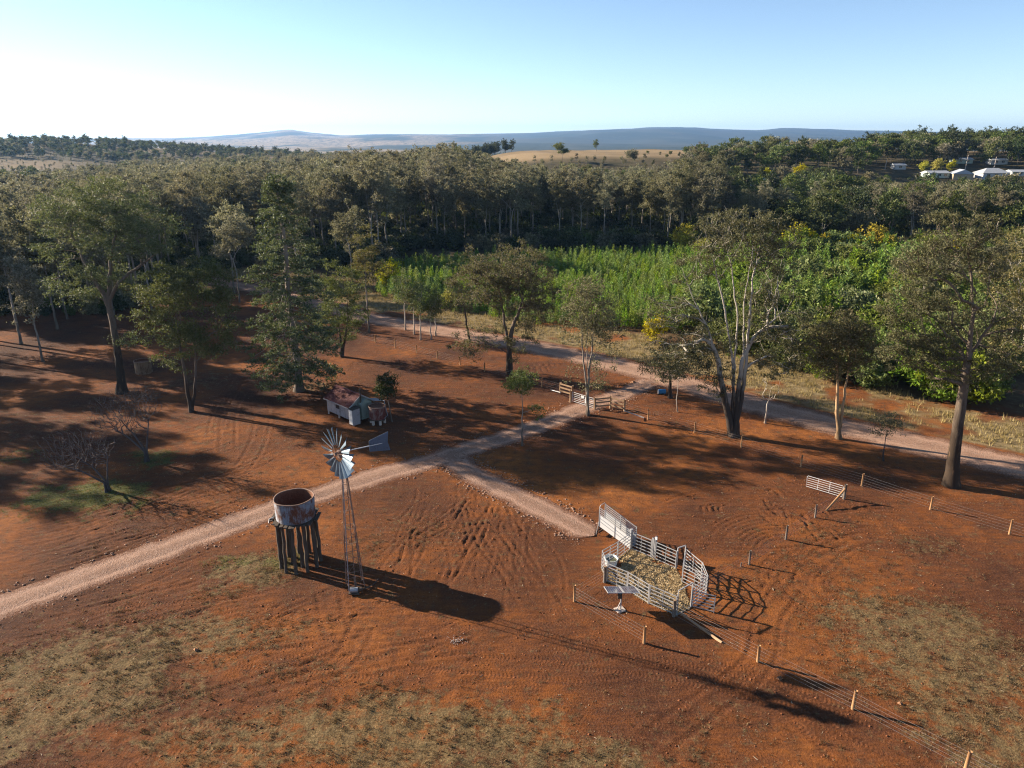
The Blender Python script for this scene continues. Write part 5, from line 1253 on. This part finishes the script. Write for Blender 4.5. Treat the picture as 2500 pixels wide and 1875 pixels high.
fence([(760, 788), (815, 805), (868, 821), (917, 836), (965, 848), (1017, 862), (1068, 876), (1123, 891), (1183, 907), (1252, 926), (1322, 945), (1368, 959)], 'wire fence along the road left of the timber gate', skip=(11,))
fence([(1524, 1004), (1582, 1024), (1695, 1056), (1809, 1092), (1954, 1140), (2103, 1187), (2271, 1244), (2464, 1304), (2680, 1372)], 'wire fence along the road right of the timber gate', skip=(0,))
fence([(1402, 1468), (1572, 1569)], 'short wire fence in front of the solar panel', mat=M_post, r=.1)
fence([(1648, 1507), (1850, 1617), (2081, 1733), (2356, 1880), (2600, 2010)], 'wire fence running from the yard corner to the lower right', skip=(0,), r=.1)
fence([(1728, 1440), (1829, 1379), (1918, 1317), (1990, 1264), (2058, 1219)], 'sparse wire fence from the yard to the open gate', mat=M_postgrey, skip=(0, 4), h=1.35)
fence([(1475, 1421), (1402, 1468)], 'wire strands joining solar panel fence to left yard corner', skip=(0, 1)) 
lg = thing('strut_log', at(1690, 1520), 'long pale timber strut leaning from the gateway yard corner', 'strut'); a, b = at(1662, 1497, .55), at(1762, 1569, .06); MB().tube([a, a.lerp(b, .5), b], [.085, .09, .095], 8).build('log', M_railw, lg, True)

def strut(p, q, r, name, label, mat): 
    o = thing(name, (q.x, q.y, 0), label, 'strut'); MB().tube([p, q], r, 8).build('log', mat, o, True); return o
# road gate: timber wings and a steel gate
def wing(a, b, label, h=1.55, n=3, posts=(True, True), tag_='timber_rail_fence'):
    pa, pb = at(*a, 0.0), at(*b, 0.0); root = thing(tag_, pa, label, 'fence'); up = Vector((0, 0, 1)); d = (pb - pa).normalized(); nn = Vector((d.y, -d.x, 0))
    for p, ok in ((pa, posts[0]), (pb, posts[1])):
        if ok: MB().tube([p - up * .3, p + up * (h + .05)], .13, 10).build('post', M_railw, root, True)
    for k in range(n): z = .42 + (h - .55) * k / (n - 1); MB().beam(pa + nn * .12 + up * z, pb + nn * .12 + up * z, .05, .2).build('rail', M_railw, root)
wing((1368, 960), (1397, 969), 'timber rail wing on the left of the road gate')
wing((1452, 999), (1490, 995), 'timber rail wing right of the road gate, nearer the road')
wing((1491, 996), (1524, 1004), 'timber rail wing at the far right of the road gate', posts=(False, True))
def gate(pa, pb, label, h, rails, lift, hang, mids=(.33, .66), sign=False, mat=M_white, rr_=.026):
    root = thing('steel_gate', Vector((pa.x, pa.y, 0)), label, 'gate'); up = Vector((0, 0, 1)); d = (pb - pa).normalized()
    a, b = Vector((pa.x, pa.y, lift)), Vector((pb.x, pb.y, lift)); MB().tube([a, a + up * (h - .08), a + up * h + d * .08, b + up * h - d * .08, b + up * (h - .08), b, a], rr_, 6, False).build('frame', mat, root)
    for k in range(1, rails): MB().tube([a + up * (h * k / rails), b + up * (h * k / rails)], rr_ * .8, 6).build('rail', mat, root)
    for t in mids: q = a.lerp(b, t); MB().tube([q, q + up * h], rr_ * .8, 6).build('stay', mat, root)
    if sign:
        nn = Vector((d.y, -d.x, 0)); q = a.lerp(b, .68) + nn * .06 + up * (h * .55); MB().box(q, (.42, .02, h * .62), math.atan2(d.y, d.x)).build('sign_plate', M_white, root)
        q2 = a.lerp(b, .50) + nn * .06 + up * (h * .82); MB().box(q2, (.5, .02, .3), math.atan2(d.y, d.x)).build('sign_plate', M_white, root)
gp = [at(1395, 981, 0.0), at(1451, 999, 0.0)]
dg = (gp[1] - gp[0]).normalized(); p = gp[0]; o = thing('gate_post', p, 'stout timber post carrying the left end of the road gate', 'post'); MB().tube([(p.x - .1, p.y, -.3), (p.x - .1, p.y, 1.6)], .15, 10).build('post_body', M_railw, o, True)
gate(gp[0] + dg * .15, gp[1] - dg * .2, 'white barred steel gate with sign across the driveway', 1.25, 5, .18, 0, sign=True)
strut(at(1524, 1003, 1.0), at(1572, 1020, .05), .06, 'strut_rail', 'pale steel strut bracing the right end of the gate wings', M_galv)
strut(at(1368, 958, .9), at(1345, 952, .05), .06, 'strut_rail', 'pale strut bracing the left end of the gate wings', M_galv)
# open gate on the right
gq = at(2060, 1219, 0.0); p = gq; o = thing('gate_post', p, 'timber post carrying the open gate on the right', 'post'); MB().tube([(p.x, p.y, -.3), (p.x, p.y, 1.6)], .13, 10).build('post_body', M_postgrey, o, True)
ge = at(1967, 1191, 0.0); gate(gq + (ge - gq).normalized() * .2, ge, 'white barred steel gate standing open at the right of the paddock', 1.15, 5, .2, 0, (.36, .68))
strut(Vector((gq.x - .1, gq.y - .1, 1.15)), at(2016, 1248, .05), .1, 'strut_log', 'diagonal timber strut bracing the open gate post', M_post)
st_ = at(1808, 1384, 0.0); o = thing('stump_peg', st_, 'short dark peg between two posts right of the yard', 'post'); MB().tube([(st_.x, st_.y, -.2), (st_.x + .03, st_.y, .42)], [.06, .05], 7).build('peg', M_postgrey, o, True)
# cow-shaped blue drum beside the road
bd = at(1617, 962); o = thing('blue_drum', bd, 'blue plastic drum lying beside the driveway entrance', 'drum'); M_blue = simple('blue plastic', (.03, .16, .33), (.05, .22, .42), 3, .45, 0, .02)
MB().tube([bd + Vector((-.55, 0, .33)), bd + Vector((-.5, 0, .33)), bd + Vector((.4, .1, .33)), bd + Vector((.45, .1, .33))], [.29, .33, .33, .29], 18).build('drum_body', M_blue, o, True); MB().lathe([(.001, 0), (.30, 0), (.30, .03), (.001, .03)], (0, 0, 0), 18)
m = MB(); m.tube([bd + Vector((-.6, 0, .33)), bd + Vector((-.55, 0, .33))], .31, 18); m.build('drum_lid', M_white, o)

# ---- houses on the right hill
def house(u, v, w, d, h, rh, rz, wallc, roofc, label, hip=False, name='house', win=3):
    b = at(u, v); root = thing(name, b, label, 'house', None); c, s = math.cos(rz), math.sin(rz)
    T = lambda x, y, z: Vector((b.x + c * x - s * y, b.y + s * x + c * y, b.z + z - .4)); wm, rm = wallc, roofc
    m = MB(); x0, x1, y0, y1 = -w / 2, w / 2, -d / 2, d / 2
    m.add([T(x0, y0, 0), T(x1, y0, 0), T(x1, y1, 0), T(x0, y1, 0), T(x0, y0, h), T(x1, y0, h), T(x1, y1, h), T(x0, y1, h)], [(0, 1, 5, 4), (1, 2, 6, 5), (2, 3, 7, 6), (3, 0, 4, 7)])
    if not hip: m.add([T(x0, y0, h), T(x0, y1, h), T(x0, 0, h + rh - .05)], [(0, 1, 2)]); m.add([T(x1, y0, h), T(x1, y1, h), T(x1, 0, h + rh - .05)], [(0, 2, 1)])
    m.build('wall', wm, root); e = .45; ri = (w * .28 if hip else -e)
    m = MB(); q = [T(x0 - e, y0 - e, h - .1), T(x1 + e, y0 - e, h - .1), T(x1 + e, y1 + e, h - .1), T(x0 - e, y1 + e, h - .1), T(x0 + ri, 0, h + rh), T(x1 - ri, 0, h + rh)]
    q2 = [p - Vector((0, 0, .12)) for p in q]; m.add(q + q2, [(0, 1, 5, 4), (2, 3, 4, 5), (1, 2, 5), (3, 0, 4), (6, 7, 1, 0), (7, 8, 2, 1), (8, 9, 3, 2), (9, 6, 0, 3), (10, 11, 7, 6), (11, 10, 9, 8)]); m.build('roof', rm, root)
    for k in range(win):
        x = x0 + w * (k + .7) / (win + .4); wd = MB(); 
        wd.add([T(x - .75, y0 - .04, h * .40), T(x + .75, y0 - .04, h * .40), T(x + .75, y0 - .04, h * .82), T(x - .75, y0 - .04, h * .82), T(x - .75, y0 + .02, h * .40), T(x + .75, y0 + .02, h * .40), T(x + .75, y0 + .02, h * .82), T(x - .75, y0 + .02, h * .82)], [(0, 1, 2, 3), (0, 4, 5, 1), (1, 5, 6, 2), (2, 6, 7, 3), (3, 7, 4, 0)]); ww = wd.build('window', M_glass, root)
        f_ = MB(); f_.beam(T(x, y0 - .06, h * .40), T(x, y0 - .06, h * .82), .06, .06); f_.build('frame', M_white, ww)
    return root
M_glass = simple('window glass', (.03, .04, .05), (.04, .05, .06), 2, .1, 0, 0, spec=.6)
M_cream = simple('cream weatherboard', (.36, .28, .19), (.42, .34, .24), 2, .8); M_wht = simple('white weatherboard', (.38, .39, .40), (.45, .45, .45), 2, .8); M_rfw = simple('white roof iron', (.33, .35, .37), (.40, .41, .42), 2, .5); M_rfg = simple('grey roof iron', (.30, .33, .38), (.38, .41, .46), 2, .5); M_pgr = simple('pale green wall', (.34, .42, .36), (.42, .48, .42), 2, .8)
house(2282, 432, 11, 7, 2.6, 1.0, .1, M_pgr, M_rfw, 'low pale house with white roof, leftmost of the hill row')
house(2345, 436, 10, 9, 3.0, 2.0, 1.25, M_cream, M_rfg, 'cream gabled house with grey roof in the hill row')
house(2418, 436, 13, 9, 3.4, 2.2, -.05, M_wht, M_rfw, 'white house with hipped white roof in the hill row', True)
house(2482, 428, 9, 6, 2.4, .9, 0, M_wht, M_rfw, 'low white roofed shed right of the white house')
house(2345, 398, 10, 7, 2.6, .9, 0, M_pgr, M_rfw, 'pale house half hidden in trees behind the cream house', win=2)
house(2432, 400, 9, 6, 2.6, .9, 0, M_wht, M_rfw, 'white house half hidden in trees behind the hipped house', win=2)
house(1845, 452, 10, 6, 2.8, .8, -.15, M_wht, M_rfw, 'white shed among trees on the middle of the slope', win=1)
house(1920, 462, 4.5, 4, 2.4, .7, .2, M_wht, M_rfw, 'tiny white shed among trees below the golden bush', win=1)
house(2192, 412, 6, 5, 2.4, .8, 0, M_wht, M_rfw, 'small white house among trees left of the hill row', win=1)
for (u, v, top, lab) in ((2356, 415, 378, 'power pole behind the cream house'), (2426, 413, 383, 'power pole behind the hipped white house'), (2160, 415, 392, 'power pole left of the houses among trees')):
    b = at(u, v); hgt = on_plane(u, top, b.y)[2] - b.z; o = thing('power_pole', b, lab, 'power pole'); MB().tube([b - Vector((0, 0, .5)), b + Vector((.2, 0, hgt))], [.2, .13], 7).build('pole', M_conc, o); MB().beam(b + Vector((-.9, 0, hgt - .7)), b + Vector((1.2, 0, hgt - .7)), .12, .14).build('crossarm', M_stump, o)
# lone trees on the tan hill
for (u, v, h, pr, lab) in ((1373, 396, 12, 0, 'single round dark tree on the tan hill'), (1456, 370, 9, 1, 'lone tree on the skyline of the tan hill'), (1540, 410, 10, 2, 'small tree on the lower edge of the tan hill')):
    b = at(u, v); place('lone_tree', protos_hill[pr], b.x, b.y, h / [14, 16, 12][pr], u, lab, 'tree', None)

# ---- stones, ash heap, grass
rs = np.random.default_rng(8); V = []; F_ = []; nv = 0
def stone(x, y, z, r):
    global nv
    q = unit(np.array([[1, 1, 1], [1, -1, -1], [-1, 1, -1], [-1, -1, 1], [1.2, 0, 0], [-1.2, 0, 0], [0, 1.2, 0], [0, -1.2, 0], [0, 0, 1], [0, 0, -1.]])) * rs.uniform(.7, 1.2, (10, 1)) * r * np.array([1.2, 1, .7])
    return q + np.array([x, y, z])
hull = [(0, 4, 8), (0, 8, 6), (0, 6, 4), (1, 4, 7), (1, 7, 9), (1, 9, 4), (2, 6, 5), (2, 9, 6), (2, 5, 9), (3, 7, 5), (3, 5, 8), (3, 8, 7), (4, 6, 9), (4, 8, 7), (5, 6, 8), (5, 7, 9), (6, 8, 5), (7, 8, 3)]
def stones_along(P, half, n, name, label, rmax=.12, mat=None, spread=.5):
    seg = np.r_[0, np.cumsum(np.hypot(*np.diff(P, axis=0).T))]; V = []; F_ = []
    for k in range(n):
        s = rs.random() * seg[-1]; x = np.interp(s, seg, P[:, 0]); y = np.interp(s, seg, P[:, 1]); j = min(np.searchsorted(seg, s), len(P) - 1); d = P[j] - P[max(j - 1, 0)]; d = d / (np.linalg.norm(d) + 1e-9)
        o = (1 if rs.random() < .5 else -1) * (half + rs.normal(0, spread)); x, y = x - d[1] * o, y + d[0] * o; r = rmax * rs.random() ** 2.2 + .025
        V.append(stone(x, y, float(surf(np.array([x]), np.array([y]))[0]) + r * .3, r)); F_ += [tuple(i + 10 * k for i in f) for f in hull]
    me_ = np_mesh(name, np.concatenate(V), np.array(F_), mat); tag(obj(name, me_), label, None, kind='stuff')
M_stone = simple('pink grey stone', (.18, .10, .07), (.28, .185, .14), 8, .9, 0, .2)
stones_along(DRIVE_A, 2.15, 1500, 'driveway_stones', 'loose pink stones along the driveway edges', .085, M_stone)
stones_along(DRIVE_B, 1.85, 900, 'spur_stones', 'loose pink stones along the gravel spur edges', .10, M_stone)
ah = at(1116, 1566); o_v = [stone(ah.x + rs.normal(0, .3), ah.y + rs.normal(0, .26), float(surf(np.array([ah.x]), np.array([ah.y]))[0]) + .005, .012 + .03 * rs.random()) for k in range(110)]
tag(obj('ash_heap', np_mesh('ash_heap', np.concatenate(o_v), np.array([tuple(i + 10 * k for i in f) for k in range(110) for f in hull]), simple('pale ash', (.19, .135, .11), (.32, .26, .24), 8, .95))), 'small pale heap of ash in the foreground dirt', 'ash heap')
for (u, v, r, lab) in ((478, 1588, .17, 'rounded brown clod in the left foreground grass'), (1900, 1662, .2, 'dirt mound beside the windmill shadow'), (1545, 935, .35, 'pale boulder at the mouth of the driveway'), (2195, 1722, .17, 'dark clod in the right foreground grass')):
    b = at(u, v); vv = np.concatenate([stone(b.x, b.y, float(surf(np.array([b.x]), np.array([b.y]))[0]) + r * .35, r)]); tag(obj('clod', np_mesh('clod', vv, np.array(hull), simple('clod earth ' + str(u), (.18, .085, .045), (.26, .14, .08), 6, .95))), lab, 'clod')
# clods thrown up by the machines
xs = rs.uniform(-36, 42, 26000); yy = rs.uniform(29, 95, 26000); i_ = np.clip(np.searchsorted(gx, xs), 0, NX - 1); j_ = np.clip(np.searchsorted(gy, yy), 0, NY - 1)
pr = .10 + .9 * churn[j_, i_] + .25 * (fbm(xs / 4, yy / 4, 91, 3) > .55); k_ = (rs.random(len(xs)) < pr) & (m_way[j_, i_] < .1); xs, yy = xs[k_][:6500], yy[k_][:6500]; zz = surf(xs, yy)
V = np.concatenate([stone(a, b, c, .02 + .075 * rs.random() ** 3) for a, b, c in zip(xs, yy, zz)]); Fh = (np.arange(len(xs))[:, None, None] * 10 + np.array(hull)[None]).reshape(-1, 3)
tag(obj('dirt_clods', np_mesh('dirt_clods', V, Fh, simple('red clods', (.13, .045, .019), (.20, .072, .028), 6, .95))), 'small red dirt clods scattered over the paddock', None, kind='stuff')

xs = rs.uniform(-45, 55, 16000); yy = rs.uniform(29, 105, 16000); k_ = rs.random(16000) < .25 + .9 * (fbm(xs / 7, yy / 7, 95, 3) > .5); xs, yy = xs[k_], yy[k_]; n = len(xs); zz = surf(xs, yy) + .02
P = np.stack([xs, yy, zz], 1); a_ = rs.random(n) * 6.283; d = np.stack([np.cos(a_), np.sin(a_), rs.normal(0, .2, n)], 1); s_v = np.stack([-np.sin(a_), np.cos(a_), rs.normal(0, .3, n)], 1); l = (.03 + .12 * rs.random(n) ** 4)[:, None]; w = rs.uniform(.008, .022, (n, 1))
tag(obj('leaf_litter', np_mesh('leaf_litter', np.stack([P - d * l - s_v * w, P + d * l - s_v * w, P + d * l + s_v * w, P - d * l + s_v * w], 1).reshape(-1, 3), np.arange(n * 4).reshape(-1, 4), leafmat('litter', (.08, .045, .026), (.17, .115, .065), (.34, .27, .18), .05, .8, .1, .05, tint=(.3, .2, .1)))), 'dry leaves, straw and sticks littering the paddock', None, kind='stuff')
def tufts(name, x, y, nb, h, spread, mat, label, lean=.5, wid=.02):
    m = len(x); z = surf(x, y); r = np.random.default_rng(len(x)); hs = h * r.uniform(.5, 1.5, (m, 1))
    bx = x[:, None] + r.normal(0, spread, (m, nb)); by = y[:, None] + r.normal(0, spread, (m, nb)); bz = z[:, None] + 0 * bx - .02
    a = r.random((m, nb)) * 6.283; ln = lean * r.random((m, nb)); hh = hs * r.uniform(.5, 1.2, (m, nb)); w = wid * r.uniform(.6, 1.4, (m, nb)); c2 = r.random((m, nb)) * 6.283
    B = np.stack([bx, by, bz], -1); T = B + np.stack([np.cos(a) * ln * hh, np.sin(a) * ln * hh, hh], -1); sd = np.stack([np.cos(c2) * w, np.sin(c2) * w, 0 * w], -1)
    V = np.stack([B - sd, B + sd, T], 2).reshape(-1, 3); tag(obj(name, np_mesh(name, V, np.arange(len(V)).reshape(-1, 3), mat)), label, None, kind='stuff')
M_dry = leafmat('dry grass', (.070, .046, .021), (.14, .098, .046), (.27, .20, .11), .25, .8, .1, .05, tint=(.20, .14, .06))
M_grn = leafmat('green grass', (.065, .072, .020), (.12, .12, .036), (.21, .185, .07), .3, .8, .1, .05)
M_long = leafmat('long dry grass', (.19, .14, .065), (.30, .23, .115), (.42, .34, .20), .3, .8, .1, .05, tint=(.30, .22, .10))
def scatter(mask, x0, x1, y0, y1, n, seed, pw=1.0):
    r = np.random.default_rng(seed); x = r.uniform(x0, x1, n); y = r.uniform(y0, y1, n)
    i = np.clip(np.searchsorted(gx, x), 0, NX - 1); j = np.clip(np.searchsorted(gy, y), 0, NY - 1); k = r.random(n) < mask[j, i] ** pw; return x[k], y[k]
patch = np.clip(grass, 0, 1) * (1 - m_way) * (.06 + .94 * smooth((fbm(GX / 1.3, GY / 1.3, 101, 4) - .46) / .14)) + .012 * near * (1 - m_way)
x, y = scatter(patch, -40, 45, 29, 62, 90000, 1); tufts('dry_grass', x, y, 6, .13, .07, M_dry, 'short dry grass tufts over the foreground paddock', 1.2, .016)
tk_m = np.clip(grass, 0, 1) * (1 - m_way) * smooth((fbm(GX / 2.4, GY / 2.4, 131, 4) - .50) / .12) + .004 * near * (1 - m_way)
x, y = scatter(tk_m, -40, 45, 29, 70, 9000, 7); tufts('grass_tussocks', x, y, 16, .22, .10, M_dry, 'taller dry grass tussocks dotted over the foreground', .8, .016)
x, y = scatter(np.clip(green, 0, 1) * (1 - m_way), -60, 20, 40, 90, 60000, 2); tufts('green_grass', x, y, 6, .13, .12, M_grn, 'green grass under the bare trees and the tank', .9, .02)
x, y = scatter(np.clip(verge, 0, 1) * (m_road < .05), -90, 130, 55, 200, 60000, 3, 1.4); tufts('long_grass', x, y, 8, .55, .22, M_long, 'long straw coloured grass along the far road verge', .55, .035)

# ------------------------------------------------------------------ air: thin blue haze over the whole country
hz = NT('haze air'); hz.t.nodes.remove(hz.b); pv = hz.n('ShaderNodeVolumePrincipled'); pv.inputs['Color'].default_value = (.30, .56, 1.0, 1); pv.inputs['Density'].default_value = 5.0e-5; pv.inputs['Anisotropy'].default_value = .35
hz.l(pv.outputs[0], hz.out.inputs['Volume'])
m = MB(); m.box((0, 9000, 150), (36000, 21000, 440)); hb = m.build('haze', hz.m); tag(hb, 'thin blue haze over the distant hills', None, kind='stuff')
